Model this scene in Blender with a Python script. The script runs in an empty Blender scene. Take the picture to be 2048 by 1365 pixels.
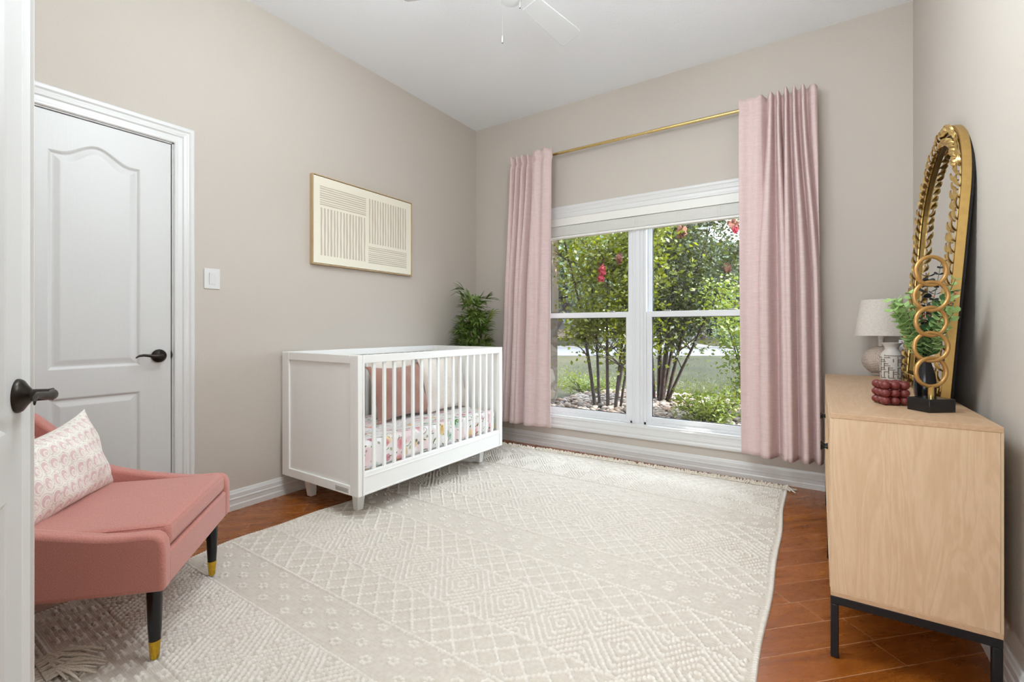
import bpy, bmesh, math, random
import numpy as np
from mathutils import Vector, Matrix
PI = math.pi
sc = bpy.context.scene
COL = sc.collection

# ------------------------------------------------------------------ camera, light, exposure
YAW = 0.5866
cam_d = bpy.data.cameras.new('camera'); cam = bpy.data.objects.new('camera', cam_d); COL.objects.link(cam)
cam.location = (2.8718, -3.6662, 1.0687)
cam.rotation_euler = (PI/2, 0, YAW)
cam_d.sensor_fit = 'HORIZONTAL'; cam_d.sensor_width = 36.0
cam_d.lens = 924.03/2048*36.0
cam_d.shift_x = 0.0
cam_d.shift_y = -(682.5-657.11)/2048
cam_d.clip_start = 0.02; cam_d.clip_end = 500
sc.camera = cam
sc.view_settings.view_transform = 'Standard'; sc.view_settings.look = 'None'
sc.view_settings.exposure = 0.86; sc.view_settings.gamma = 1.0
try: sc.view_settings.use_curve_mapping = False
except Exception: pass
sc.cycles.max_bounces = 8; sc.cycles.diffuse_bounces = 5; sc.cycles.glossy_bounces = 3
sc.cycles.transparent_max_bounces = 24; sc.cycles.transmission_bounces = 6
sc.cycles.caustics_reflective = False; sc.cycles.caustics_refractive = False
sc.cycles.sample_clamp_indirect = 6.0
sc.cycles.use_denoising = True; sc.cycles.use_adaptive_sampling = True; sc.cycles.adaptive_threshold = 0.06; sc.cycles.adaptive_min_samples = 20

world = bpy.data.worlds.new('sky'); sc.world = world; world.use_nodes = True
wt = world.node_tree; wt.nodes.clear()
wo = wt.nodes.new('ShaderNodeOutputWorld'); wb = wt.nodes.new('ShaderNodeBackground')
wb.inputs['Color'].default_value = (0.76, 0.88, 1.0, 1); wb.inputs['Strength'].default_value = 7.8
wt.links.new(wb.outputs[0], wo.inputs[0])

def lamp(name, kind, loc, energy, color=(1, 1, 1), rot=(0, 0, 0), **kw):
    d = bpy.data.lights.new(name, kind); d.energy = energy; d.color = color
    for k, v in kw.items(): setattr(d, k, v)
    o = bpy.data.objects.new(name, d); COL.objects.link(o); o.location = loc; o.rotation_euler = rot
    return o
def aim(o, d):
    o.rotation_euler = Vector(d).to_track_quat('-Z', 'Y').to_euler()
sun = lamp('sun', 'SUN', (8, 12, 12), 9.0, (1.0, 0.94, 0.84), angle=0.01)
aim(sun, (-0.70, -0.24, -0.68))
# daylight sampling portal in the window opening, unseen fill lamp added in the hall behind the camera
pt = lamp('window_portal', 'AREA', (1.64, 0.14, 1.16), 1.0, shape='RECTANGLE', size=1.8, size_y=1.8)
aim(pt, (0, -1, 0)); pt.data.cycles.is_portal = True
hall = lamp('hall_fill', 'AREA', (2.45, -5.45, 1.25), 42.0, (0.92, 0.97, 1.0), shape='RECTANGLE', size=1.5, size_y=1.7)
aim(hall, (-0.05, 1.0, 0.25))

for _p, _e in (((2.36, -2.25, 2.28), 22.0), ((1.6, -2.6, 2.62), 25.0)):
    lamp('room_fill', 'POINT', _p, _e, (0.84, 0.94, 1.0), shadow_soft_size=0.24)  # added fill lamps out of view, the room has no such fixtures

# ------------------------------------------------------------------ tags
def tag(o, label=None, cat=None, group=None, kind=None):
    if label: o['label'] = label
    if cat: o['category'] = cat
    if group: o['group'] = group
    if kind: o['kind'] = kind
    return o
def thing(name, loc, label, cat, group=None, rz=0):
    o = bpy.data.objects.new(name, None); COL.objects.link(o); o.location = loc; o.rotation_euler = (0, 0, rz)
    o.empty_display_size = 0.1
    return tag(o, label, cat, group)

# ------------------------------------------------------------------ mesh builder
class MB:
    def __init__(s): s.v = []; s.f = []; s.m = []; s.uv = None
    def add(s, vs, fs, m=0):
        b = len(s.v); s.v += [tuple(x) for x in vs]; s.f += [tuple(b+i for i in f) for f in fs]; s.m += [m]*len(fs); return s
    def box(s, a, b, m=0, M=None):
        x0, y0, z0 = a; x1, y1, z1 = b
        if x0 > x1: x0, x1 = x1, x0
        if y0 > y1: y0, y1 = y1, y0
        if z0 > z1: z0, z1 = z1, z0
        v = [(x0,y0,z0),(x1,y0,z0),(x1,y1,z0),(x0,y1,z0),(x0,y0,z1),(x1,y0,z1),(x1,y1,z1),(x0,y1,z1)]
        if M: v = [tuple(M @ Vector(p)) for p in v]
        return s.add(v, [(0,3,2,1),(4,5,6,7),(0,1,5,4),(1,2,6,5),(2,3,7,6),(3,0,4,7)], m)
    def loop(s, rings, closed=True, cap=True, m=0):
        n = len(rings[0]); vs = [p for r in rings for p in r]; fs = []
        for i in range(len(rings)-1):
            for j in range(n if closed else n-1):
                k = (j+1) % n
                fs.append((i*n+j, i*n+k, (i+1)*n+k, (i+1)*n+j))
        if cap and closed:
            fs.append(tuple(reversed(range(n)))); fs.append(tuple(range((len(rings)-1)*n, len(rings)*n)))
        return s.add(vs, fs, m)
    def lathe(s, prof, c=(0,0,0), n=32, cap=True, m=0, M=None):
        rings = []
        for r, z in prof:
            ring = [Vector((c[0]+r*math.cos(2*PI*k/n), c[1]+r*math.sin(2*PI*k/n), c[2]+z)) for k in range(n)]
            if M: ring = [M @ p for p in ring]
            rings.append([tuple(p) for p in ring])
        return s.loop(rings, True, cap, m)
    def tube(s, pts, r, n=8, cap=True, m=0, closed=False):
        pts = [Vector(p) for p in pts]; N = len(pts); rr = r if isinstance(r, (list, tuple)) else [r]*N
        rings = []; up = None
        for i, p in enumerate(pts):
            if closed: d = pts[(i+1) % N]-pts[i-1]
            else: d = pts[min(i+1, N-1)]-pts[max(i-1, 0)]
            d.normalize()
            if up is None:
                up = d.orthogonal().normalized()
            up = (up-d*up.dot(d)).normalized(); w = d.cross(up)
            rings.append([tuple(p+(up*math.cos(2*PI*k/n)+w*math.sin(2*PI*k/n))*rr[i]) for k in range(n)])
        if closed: rings.append(rings[0]); cap = False
        return s.loop(rings, True, cap, m)
    def ball(s, c, r, n=16, m=0, M=None):
        rx, ry, rz = r if isinstance(r, (tuple, list)) else (r, r, r)
        prof = []; k = max(6, n//2)
        rings = []
        for i in range(k+1):
            a = -PI/2+PI*i/k; q = max(math.cos(a), 0.02)
            ring = [Vector((c[0]+rx*q*math.cos(2*PI*j/n), c[1]+ry*q*math.sin(2*PI*j/n), c[2]+rz*math.sin(a))) for j in range(n)]
            if M: ring = [M @ p for p in ring]
            rings.append([tuple(p) for p in ring])
        return s.loop(rings, True, True, m)
    def prism(s, poly, f0, f1, m=0):
        n = len(poly); a = [f0(p) for p in poly]; b = [f1(p) for p in poly]
        return s.loop([a, b], True, True, m)
    def build(s, name, mats, parent=None, smooth=False, bevel=0, seg=2, sub=0, angle=40, recalc=True):
        me = bpy.data.meshes.new(name); me.from_pydata(s.v, [], s.f)
        if not isinstance(mats, (list, tuple)): mats = [mats]
        for m in mats: me.materials.append(m)
        if len(mats) > 1: me.polygons.foreach_set('material_index', s.m)
        if recalc:
            bm = bmesh.new(); bm.from_mesh(me); bmesh.ops.recalc_face_normals(bm, faces=bm.faces); bm.to_mesh(me); bm.free()
        o = bpy.data.objects.new(name, me); COL.objects.link(o)
        if parent is not None: o.parent = parent
        if bevel:
            bv = o.modifiers.new('bevel', 'BEVEL'); bv.width = bevel; bv.segments = seg; bv.limit_method = 'ANGLE'; bv.angle_limit = math.radians(40)
        if sub:
            sb = o.modifiers.new('sub', 'SUBSURF'); sb.levels = sub; sb.render_levels = sub
        if smooth or bevel:
            me.polygons.foreach_set('use_smooth', [True]*len(me.polygons))
            if not sub:
                try:
                    me.set_sharp_from_angle(angle=math.radians(angle))
                except Exception: pass
        me.update(); return o
def np_mesh(name, V, F, mat, parent=None, smooth=True, uv=None):
    me = bpy.data.meshes.new(name); me.vertices.add(len(V)); me.vertices.foreach_set('co', np.asarray(V, np.float32).ravel())
    F = np.asarray(F, np.int32); nf, k = F.shape
    me.loops.add(nf*k); me.loops.foreach_set('vertex_index', F.ravel())
    me.polygons.add(nf); me.polygons.foreach_set('loop_start', np.arange(nf, dtype=np.int32)*k)
    try: me.polygons.foreach_set('loop_total', np.full(nf, k, np.int32))
    except Exception: pass
    me.update(calc_edges=True)
    if uv is not None:
        l = me.uv_layers.new(name='UVMap'); l.data.foreach_set('uv', np.asarray(uv, np.float32)[F.ravel()].ravel())
    if smooth: me.polygons.foreach_set('use_smooth', np.ones(nf, bool))
    if not isinstance(mat, (list, tuple)): mat = [mat]
    for m in mat: me.materials.append(m)
    me.validate(); o = bpy.data.objects.new(name, me); COL.objects.link(o)
    if parent is not None: o.parent = parent
    return o
def grid_faces(nx, ny, off=0):
    i, j = np.meshgrid(np.arange(nx-1), np.arange(ny-1), indexing='ij')
    a = (i*ny+j).ravel()+off
    return np.stack([a, a+ny, a+ny+1, a+1], 1)

# ------------------------------------------------------------------ materials
def srgb(r, g, b):
    f = lambda c: (c/255/12.92) if c/255 <= 0.04045 else ((c/255+0.055)/1.055)**2.4
    return (f(r), f(g), f(b), 1.0)
class NT:
    def __init__(s, name):
        s.mat = bpy.data.materials.new(name); s.mat.use_nodes = True; s.t = s.mat.node_tree
        s.t.nodes.clear(); s.out = s.t.nodes.new('ShaderNodeOutputMaterial'); s.p = s.t.nodes.new('ShaderNodeBsdfPrincipled')
        s.t.links.new(s.p.outputs[0], s.out.inputs['Surface'])
    def n(s, typ, ins=None, **props):
        nd = s.t.nodes.new('ShaderNode'+typ)
        for k, v in props.items(): setattr(nd, k, v)
        for k, v in (ins or {}).items():
            sk = nd.inputs[k]
            if isinstance(v, bpy.types.NodeSocket): s.t.links.new(v, sk)
            else: sk.default_value = v
        return nd
    def math(s, op, a, b=0.0, c=0.0): return s.n('Math', {0: a, 1: b, 2: c}, operation=op).outputs[0]
    def vmath(s, op, a, b=(0,0,0)): return s.n('VectorMath', {0: a, 1: b}, operation=op)
    def mix(s, f, a, b, blend='MIX'):
        nd = s.n('Mix', None, data_type='RGBA', blend_type=blend)
        for idx, v in ((0, f), (6, a), (7, b)):
            if isinstance(v, bpy.types.NodeSocket): s.t.links.new(v, nd.inputs[idx])
            else: nd.inputs[idx].default_value = v
        return nd.outputs[2]
    def ramp(s, f, stops, interp='LINEAR'):
        nd = s.n('ValToRGB', {'Fac': f}); cr = nd.color_ramp; cr.interpolation = interp
        while len(cr.elements) < len(stops): cr.elements.new(0.5)
        for e, (p, c) in zip(cr.elements, stops): e.position = p; e.color = c
        return nd.outputs[0]
    def obj(s): return s.n('TexCoord').outputs['Object']
    def uv(s): return s.n('TexCoord').outputs['UV']
    def noise(s, vec, scale, detail=3, rough=0.5, dist=0.0):
        return s.n('TexNoise', {'Vector': vec, 'Scale': scale, 'Detail': detail, 'Roughness': rough, 'Distortion': dist})
    def mapp(s, vec, scale=(1,1,1), rot=(0,0,0), loc=(0,0,0)):
        return s.n('Mapping', {'Vector': vec, 'Scale': scale, 'Rotation': rot, 'Location': loc}).outputs[0]
    def bump(s, h, strength=0.3, dist=0.002, normal=None):
        ins = {'Height': h, 'Strength': strength, 'Distance': dist}
        if normal is not None: ins['Normal'] = normal
        nd = s.n('Bump', ins); s.t.links.new(nd.outputs[0], s.p.inputs['Normal']); return nd.outputs[0]
    def base(s, c, rough=0.5, metal=0.0, spec=0.5, sheen=0.0, coat=0.0):
        s.set('Base Color', c); s.set('Roughness', rough); s.set('Metallic', metal); s.set('Specular IOR Level', spec)
        if sheen: s.set('Sheen Weight', sheen)
        if coat: s.set('Coat Weight', coat); s.set('Coat Roughness', 0.08)
        return s
    def set(s, k, v):
        sk = s.p.inputs[k]
        if isinstance(v, bpy.types.NodeSocket): s.t.links.new(v, sk)
        else: sk.default_value = v
def plain(name, c, rough=0.5, metal=0.0, spec=0.5, nscale=40, var=0.04, bump=0.0, bscale=200, bd=0.001, coat=0.0, sheen=0.0):
    t = NT(name); o = t.obj(); nz = t.noise(o, nscale, 2).outputs['Fac']
    dark = tuple(x*(1-2*var) for x in c[:3])+(1,); lite = tuple(min(1, x*(1+var)) for x in c[:3])+(1,)
    t.base(t.mix(nz, dark, lite), rough, metal, spec, sheen, coat)
    if bump: t.bump(t.noise(o, bscale, 2).outputs['Fac'], bump, bd)
    return t.mat

def m_wall(name, c):
    t = NT(name); o = t.obj(); t.base(c, 0.75, spec=0.25)
    h1 = t.noise(o, 95, 3, 0.55).outputs['Fac']; h2 = t.n('TexVoronoi', {'Vector': o, 'Scale': 120}, feature='SMOOTH_F1').outputs['Distance']
    t.bump(t.math('ADD', h1, t.math('MULTIPLY', h2, 0.4)), 0.32, 0.003); return t.mat
WALL = m_wall('wall_paint', srgb(199, 190, 180))
CEIL = m_wall('ceiling_paint', srgb(244, 246, 249))
TRIM = plain('trim_white', srgb(220, 219, 217), 0.32, nscale=3, var=0.01)
def m_door():
    t = NT('door_white'); o = t.obj(); t.base(srgb(212, 211, 209), 0.38)
    g = t.noise(t.mapp(o, (160, 160, 7)), 1.0, 3, 0.6).outputs['Fac']; t.bump(g, 0.22, 0.0012); return t.mat
DOOR = m_door()
VINYL = plain('window_vinyl', srgb(226, 227, 229), 0.3, nscale=2, var=0.01)
DARKGAP = plain('gasket_black', srgb(28, 26, 26), 0.6)
BRONZE = plain('oil_rubbed_bronze', srgb(58, 52, 48), 0.32, metal=0.85, nscale=30, var=0.15)
CRIBW = plain('crib_white', srgb(246, 245, 242), 0.28, nscale=4, var=0.01)
BLACKM = plain('black_steel', srgb(24, 24, 27), 0.42, metal=0.3, nscale=60, var=0.1)
BLACKL = plain('black_lacquer', srgb(15, 15, 18), 0.22, nscale=20, var=0.1)
BRASS = plain('brass', srgb(222, 194, 128), 0.26, metal=1.0, nscale=50, var=0.06)
LEGBRASS = plain('brass_cap', srgb(226, 184, 62), 0.2, metal=1.0, nscale=70, var=0.18, bump=0.3, bscale=150, bd=0.001)

def m_floor():
    t = NT('floor_wood'); o = t.obj()
    v = t.mapp(o, (1, 1, 1), (0, 0, -PI/4))        # planks run at 45 degrees
    sx = t.n('SeparateXYZ', {0: v}); u, w = sx.outputs[0], sx.outputs[1]
    row = t.math('FLOOR', t.math('DIVIDE', t.math('ADD', w, 0.063), 0.1205))
    rr = t.n('TexWhiteNoise', {'W': row}, noise_dimensions='1D').outputs['Value']
    uu = t.math('DIVIDE', t.math('ADD', u, t.math('MULTIPLY', rr, 3.0)), 0.92)
    colm = t.math('FLOOR', uu)
    pid = t.math('ADD', t.math('MULTIPLY', row, 17.3), t.math('MULTIPLY', colm, 5.71))
    pr = t.n('TexWhiteNoise', {'W': pid}, noise_dimensions='1D').outputs['Value']
    fw = t.math('FRACT', t.math('DIVIDE', t.math('ADD', w, 0.063), 0.1205)); fu = t.math('FRACT', uu)
    ew = t.math('MINIMUM', fw, t.math('SUBTRACT', 1.0, fw)); eu = t.math('MULTIPLY', t.math('MINIMUM', fu, t.math('SUBTRACT', 1.0, fu)), 7.6)
    seam = t.math('LESS_THAN', t.math('MINIMUM', ew, eu), 0.010)
    gv = t.n('CombineXYZ', {0: t.math('ADD', t.math('MULTIPLY', u, 1.0), t.math('MULTIPLY', pr, 31.0)), 1: t.math('MULTIPLY', w, 5.0), 2: pr}).outputs[0]
    g = t.noise(gv, 2.2, 5, 0.62, 1.1).outputs['Fac']
    g2 = t.noise(gv, 9.0, 4, 0.6, 0.6).outputs['Fac']
    c = t.ramp(g, [(0.22, srgb(110, 54, 14)), (0.45, srgb(146, 80, 24)), (0.62, srgb(162, 92, 30)), (0.85, srgb(180, 108, 40))])
    c = t.mix(t.math('MULTIPLY', t.math('SUBTRACT', g2, 0.45), 0.5), c, srgb(104, 50, 20))
    c = t.mix(t.math('MULTIPLY', pr, 0.42), c, srgb(122, 60, 20))
    c = t.mix(t.math('MULTIPLY', seam, 0.8), c, srgb(196, 150, 112))
    t.base(c, 0.27, spec=0.55); t.set('Roughness', t.math('ADD', 0.2, t.math('MULTIPLY', g2, 0.16)))
    h = t.math('ADD', t.math('MULTIPLY', t.noise(gv, 3.0, 2).outputs['Fac'], 0.6), t.math('MULTIPLY', seam, -1.0))
    t.bump(h, 0.30, 0.0025); return t.mat
FLOOR = m_floor()

def m_wood(name, axis='z', c1=(224,197,165), c2=(200,168,132)):
    t = NT(name); o = t.obj()
    sc_ = {'z': (7, 7, 0.9), 'y': (7, 0.9, 7), 'x': (0.9, 7, 7)}[axis]
    v = t.mapp(o, sc_)
    a = t.noise(v, 1.5, 4, 0.55, 1.6).outputs['Fac']; fine = t.noise(t.mapp(o, tuple(q*12 for q in sc_)), 1.2, 3, 0.6).outputs['Fac']
    wv = t.math('SINE', t.math('MULTIPLY', a, 42.0)); wv = t.math('ADD', t.math('MULTIPLY', wv, 0.5), 0.5)
    c = t.mix(t.math('MULTIPLY', wv, 0.42), srgb(*c1), srgb(*c2)); c = t.mix(t.math('MULTIPLY', fine, 0.45), c, srgb(176, 138, 100))
    kn = t.n('TexVoronoi', {'Vector': t.mapp(o, (2.6, 2.6, 2.2)), 'Scale': 1.0}).outputs['Distance']
    c = t.mix(t.math('MULTIPLY', t.math('LESS_THAN', kn, 0.045), 0.5), c, srgb(140, 96, 66))
    t.base(c, 0.45, spec=0.4); t.bump(fine, 0.12, 0.001); return t.mat
OAKV = m_wood('light_oak_side', 'z'); OAKH = m_wood('light_oak_top', 'y', (206,174,142), (182,148,114))

def m_fabric(name, c1, c2, scale=420, bump=0.35, sheen=0.3, slub=None):
    t = NT(name); o = t.obj()
    n1 = t.noise(t.mapp(o, (1, 1, 0.35)), scale, 2).outputs['Fac']; n2 = t.noise(t.mapp(o, (0.35, 0.35, 1)), scale, 2).outputs['Fac']
    f = t.math('MULTIPLY', t.math('ADD', n1, n2), 0.5)
    f2 = t.ramp(f, [(0.38, (0,0,0,1)), (0.62, (1,1,1,1))])
    c = t.mix(f2, c1, c2); t.base(c, 0.85, spec=0.2, sheen=sheen)
    t.bump(f, bump, 0.0012); return t.mat
PINK = m_fabric('rose_linen', srgb(180, 114, 104), srgb(208, 144, 134), 800, 0.22)
CREAMF = m_fabric('cream_cotton', srgb(226, 216, 204), srgb(240, 232, 222), 300, 0.2)
DUSTY = m_fabric('dusty_rose_velvet', srgb(156, 114, 102), srgb(178, 136, 122), 500, 0.2, 0.4)
def m_curtain():
    t = NT('blush_curtain'); o = t.obj()
    s1 = t.noise(t.mapp(o, (14, 14, 420)), 1.0, 3, 0.6).outputs['Fac']; s2 = t.noise(t.mapp(o, (500, 500, 20)), 1.0, 2).outputs['Fac']
    f = t.ramp(t.math('ADD', t.math('MULTIPLY', s1, 0.7), t.math('MULTIPLY', s2, 0.3)), [(0.36, (0,0,0,1)), (0.64, (1,1,1,1))])
    t.base(t.mix(f, srgb(214, 188, 185), srgb(232, 209, 206)), 0.85, spec=0.1, sheen=0.08)
    t.bump(s1, 0.25, 0.0012)
    tr = t.n('BsdfTranslucent', {'Color': srgb(232, 200, 196)}).outputs[0]
    mx = t.n('MixShader', {0: 0.06}); t.t.links.new(t.p.outputs[0], mx.inputs[1]); t.t.links.new(tr, mx.inputs[2]); t.t.links.new(mx.outputs[0], t.out.inputs['Surface'])
    return t.mat
CURTAIN = m_curtain()
def m_rug():
    t = NT('woven_wool'); o = t.obj()
    n = t.noise(o, 60, 3).outputs['Fac']; f = t.noise(t.mapp(o, (1, 2.2, 1)), 420, 2).outputs['Fac']
    c = t.ramp(n, [(0.3, srgb(220, 212, 202)), (0.7, srgb(237, 231, 223))])
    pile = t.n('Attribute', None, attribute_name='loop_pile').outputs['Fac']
    c = t.mix(t.math('MULTIPLY', t.math('SUBTRACT', 1.0, pile), 0.36), c, srgb(172, 154, 134))   # ground weave yarn is slightly darker; shade between the loops is painted in too
    c = t.mix(t.math('MULTIPLY', f, 0.18), c, srgb(196, 178, 156))
    t.base(c, 0.9, spec=0.12, sheen=0.25)
    rib = t.math('SINE', t.math('MULTIPLY', t.n('SeparateXYZ', {0: o}).outputs[1], 2*PI/0.0061))
    t.bump(t.math('ADD', t.math('MULTIPLY', rib, 0.35), f), 0.4, 0.0015); return t.mat
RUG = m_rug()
def m_floral():
    t = NT('floral_sheet'); o = t.obj(); c = srgb(244, 240, 240)
    wob = t.n('VectorMath', {0: o, 1: t.n('VectorMath', {0: t.noise(o, 22, 2).outputs['Color'], 1: (0.03, 0.03, 0.03)}, operation='MULTIPLY').outputs[0]}, operation='ADD').outputs[0]
    for sc_, thr, cols, seed in ((6.5, 0.40, [srgb(236,200,205), srgb(228,190,200), srgb(240,214,214)], 0),
                                 (7.5, 0.30, [srgb(214,84,110), srgb(230,188,70), srgb(216,110,130), srgb(160,206,190)], 3.3),
                                 (10.5, 0.26, [srgb(222,172,60), srgb(196,60,96), srgb(146,190,172), srgb(230,200,110)], 7.7),
                                 (19, 0.20, [srgb(122,138,70), srgb(40,84,84), srgb(150,160,90), srgb(110,128,60)], 11.1)):
        v = t.mapp(wob, (1, 1, 1), (0, 0, 0.3), (seed, seed*0.7, seed*0.3))
        vo = t.n('TexVoronoi', {'Vector': v, 'Scale': sc_})
        mask = t.math('LESS_THAN', vo.outputs['Distance'], thr)
        pick = t.n('SeparateXYZ', {0: vo.outputs['Color']}).outputs[0]
        st = [(i/len(cols), q) for i, q in enumerate(cols)]
        cc = t.ramp(pick, st, 'CONSTANT'); cc = t.mix(t.math('MULTIPLY', vo.outputs['Distance'], 1.6), cc, srgb(250, 236, 236))
        c = t.mix(t.math('MULTIPLY', mask, 0.85), c, cc)
    st = t.n('TexWave', {'Vector': t.mapp(wob, (1, 1, 1), (0.7, 0.3, 0.5)), 'Scale': 9, 'Distortion': 6, 'Detail': 2}).outputs['Fac']
    lm = t.math('MULTIPLY', t.math('GREATER_THAN', st, 0.965), t.math('GREATER_THAN', t.noise(o, 14, 1).outputs['Fac'], 0.5))
    c = t.mix(lm, c, srgb(104, 130, 66)); t.base(c, 0.7, spec=0.2); t.bump(t.noise(o, 18, 2).outputs['Fac'], 0.3, 0.006); return t.mat
FLORAL = m_floral()
def m_paisley():
    t = NT('block_print_cotton'); uv = t.uv(); s = t.n('SeparateXYZ', {0: uv})
    def layer(du, dv, R, r, off, ou, ov):
        v = t.math('ADD', t.math('MULTIPLY', s.outputs[1], 11.0), ov); row = t.math('FLOOR', v)
        u = t.math('ADD', t.math('ADD', t.math('MULTIPLY', s.outputs[0], 15.0), t.math('MULTIPLY', row, 0.5)), ou)
        fu = t.math('SUBTRACT', t.math('FRACT', u), 0.5); fv = t.math('SUBTRACT', t.math('FRACT', v), 0.5)
        d1 = t.math('SQRT', t.math('ADD', t.math('POWER', fu, 2.0), t.math('POWER', fv, 2.0)))
        a = t.math('ADD', fu, du); b = t.math('ADD', fv, dv)
        d2 = t.math('SQRT', t.math('ADD', t.math('POWER', a, 2.0), t.math('POWER', b, 2.0)))
        return d1, d2
    d1, d2 = layer(-0.10, 0.12, 0, 0, 0, 0, 0)
    outer = t.math('MULTIPLY', t.math('LESS_THAN', d1, 0.36), t.math('GREATER_THAN', d2, 0.23))
    inner = t.math('MULTIPLY', t.math('LESS_THAN', d1, 0.33), t.math('LESS_THAN', d2, 0.15))
    ring = t.math('MULTIPLY', t.math('LESS_THAN', d1, 0.49), t.math('GREATER_THAN', d1, 0.44))
    nz = t.noise(uv, 60, 2).outputs['Fac']
    c = srgb(244, 238, 230)
    sp = t.math('GREATER_THAN', t.noise(uv, 46, 2, 0.6).outputs['Fac'], 0.60)
    c = t.mix(t.math('MULTIPLY', sp, 0.6), c, srgb(206, 196, 176))
    c = t.mix(t.math('MULTIPLY', ring, 0.55), c, srgb(208, 196, 180))
    c = t.mix(t.math('MULTIPLY', outer, t.math('ADD', 0.45, t.math('MULTIPLY', nz, 0.6))), c, srgb(220, 184, 186))
    c = t.mix(t.math('MULTIPLY', inner, 0.6), c, srgb(228, 206, 202))
    t.base(c, 0.85, spec=0.15); t.bump(t.noise(t.obj(), 400, 2).outputs['Fac'], 0.2, 0.001); return t.mat
PAISLEY = m_paisley()
def m_glass():
    t = NT('window_glass'); t.t.nodes.remove(t.p)
    tr = t.n('BsdfTransparent', {'Color': (0.97, 0.985, 0.98, 1)}).outputs[0]; gl = t.n('BsdfGlossy', {'Color': (1, 1, 1, 1), 'Roughness': 0.01}).outputs[0]
    fc = t.n('LayerWeight', {'Blend': 0.5}).outputs['Facing']; fr = t.math('ADD', 0.018, t.math('MULTIPLY', t.math('POWER', fc, 5.0), 0.5)); mx = t.n('MixShader', {0: fr, 1: tr, 2: gl}).outputs[0]
    t.t.links.new(mx, t.out.inputs['Surface']); return t.mat
GLASS = m_glass()
def m_leaf(name, c1, c2, trans=0.35):
    t = NT(name); o = t.obj(); n = t.n('TexNoise', {'Vector': o, 'Scale': 7.0, 'Detail': 6.0, 'Roughness': 0.8}).outputs['Fac']
    c = t.ramp(n, [(0.32, c1), (0.68, c2)]); t.base(c, 0.45, spec=0.4)
    if trans:
        c2_ = t.mix(0.5, c, srgb(120, 128, 20))
        tr = t.n('BsdfTranslucent', {'Color': c2_}).outputs[0]; mx = t.n('MixShader', {0: trans}); t.t.links.new(t.p.outputs[0], mx.inputs[1]); t.t.links.new(tr, mx.inputs[2]); t.t.links.new(mx.outputs[0], t.out.inputs['Surface'])
    return t.mat

# ================================================================== ROOM SHELL
W, H, YN = 3.3445, 3.05, -3.80
def struct(name, mb, mat, parent=None, **kw):
    o = mb.build(name, mat, parent, **kw)
    if parent is None: o['kind'] = 'structure'
    return o
struct('floor', MB().box((-0.15, -5.6, -0.12), (W+0.15, 0.16, 0.0)), FLOOR)
struct('ceiling', MB().box((-0.15, YN-0.12, H), (W+0.15, 0.16, H+0.12)), CEIL)
DY0, DY1, DZ = -3.243, -2.612, 2.058          # closet doorway
struct('wall_left', MB().box((-0.12, -5.6, 0), (0, DY0, H)).box((-0.12, DY1, 0), (0, 0.14, H)).box((-0.12, DY0, DZ), (0, DY1, H)), WALL)
OX0, OX1, OZ0, OZ1 = 0.735, 2.53, 0.285, 2.06   # window opening
struct('wall_far', MB().box((0, 0, 0), (OX0, 0.14, H)).box((OX1, 0, 0), (W, 0.14, H)).box((OX0, 0, 0), (OX1, 0.14, OZ0)).box((OX0, 0, OZ1), (OX1, 0.14, H)), WALL)
struct('wall_right', MB().box((W, -5.6, 0), (W+0.12, 0.14, H)), WALL)
RX0, RX1 = 2.17, 2.98                          # room doorway
struct('wall_near', MB().box((0, YN-0.12, 0), (RX0, YN, H)).box((RX1, YN-0.12, 0), (W, YN, H)).box((RX0, YN-0.12, 2.07), (RX1, YN, H)), WALL)
struct('wall_hall', MB().box((-0.12, -5.72, 0), (W+0.12, -5.6, 2.6)).box((0.9, -5.6, 0), (1.0, YN-0.12, 2.5)), WALL)
struct('ceiling_hall', MB().box((-0.12, -5.6, 2.5), (W+0.12, YN-0.12, 2.6)), CEIL)
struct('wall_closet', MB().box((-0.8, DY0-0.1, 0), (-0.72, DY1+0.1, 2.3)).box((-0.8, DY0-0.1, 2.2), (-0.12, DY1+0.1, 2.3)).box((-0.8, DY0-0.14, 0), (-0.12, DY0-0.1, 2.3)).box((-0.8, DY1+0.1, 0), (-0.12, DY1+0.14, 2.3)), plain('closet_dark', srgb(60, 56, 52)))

BASEP = [(0, 0), (0.017, 0), (0.017, 0.030), (0.014, 0.036), (0.014, 0.058), (0.0155, 0.062), (0.0155, 0.068), (0.012, 0.072), (0.012, 0.094), (0.009, 0.101), (0.006, 0.112), (0.004, 0.1155), (0, 0.1155)]
def baseboard(name, f, a, b):
    mb = MB(); mb.loop([[f(a, d, z) for d, z in BASEP], [f(b, d, z) for d, z in BASEP]]); return struct(name, mb, TRIM)
baseboard('baseboard_left', lambda s, d, z: (d, s, z), DY1+0.097, -0.001)
baseboard('baseboard_far', lambda s, d, z: (s, -d, z), 0.001, W-0.001)
baseboard('baseboard_right', lambda s, d, z: (W-d, s, z), YN, -0.001)
baseboard('baseboard_near', lambda s, d, z: (s, YN+d, z), 0.001, RX0-0.095)

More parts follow.
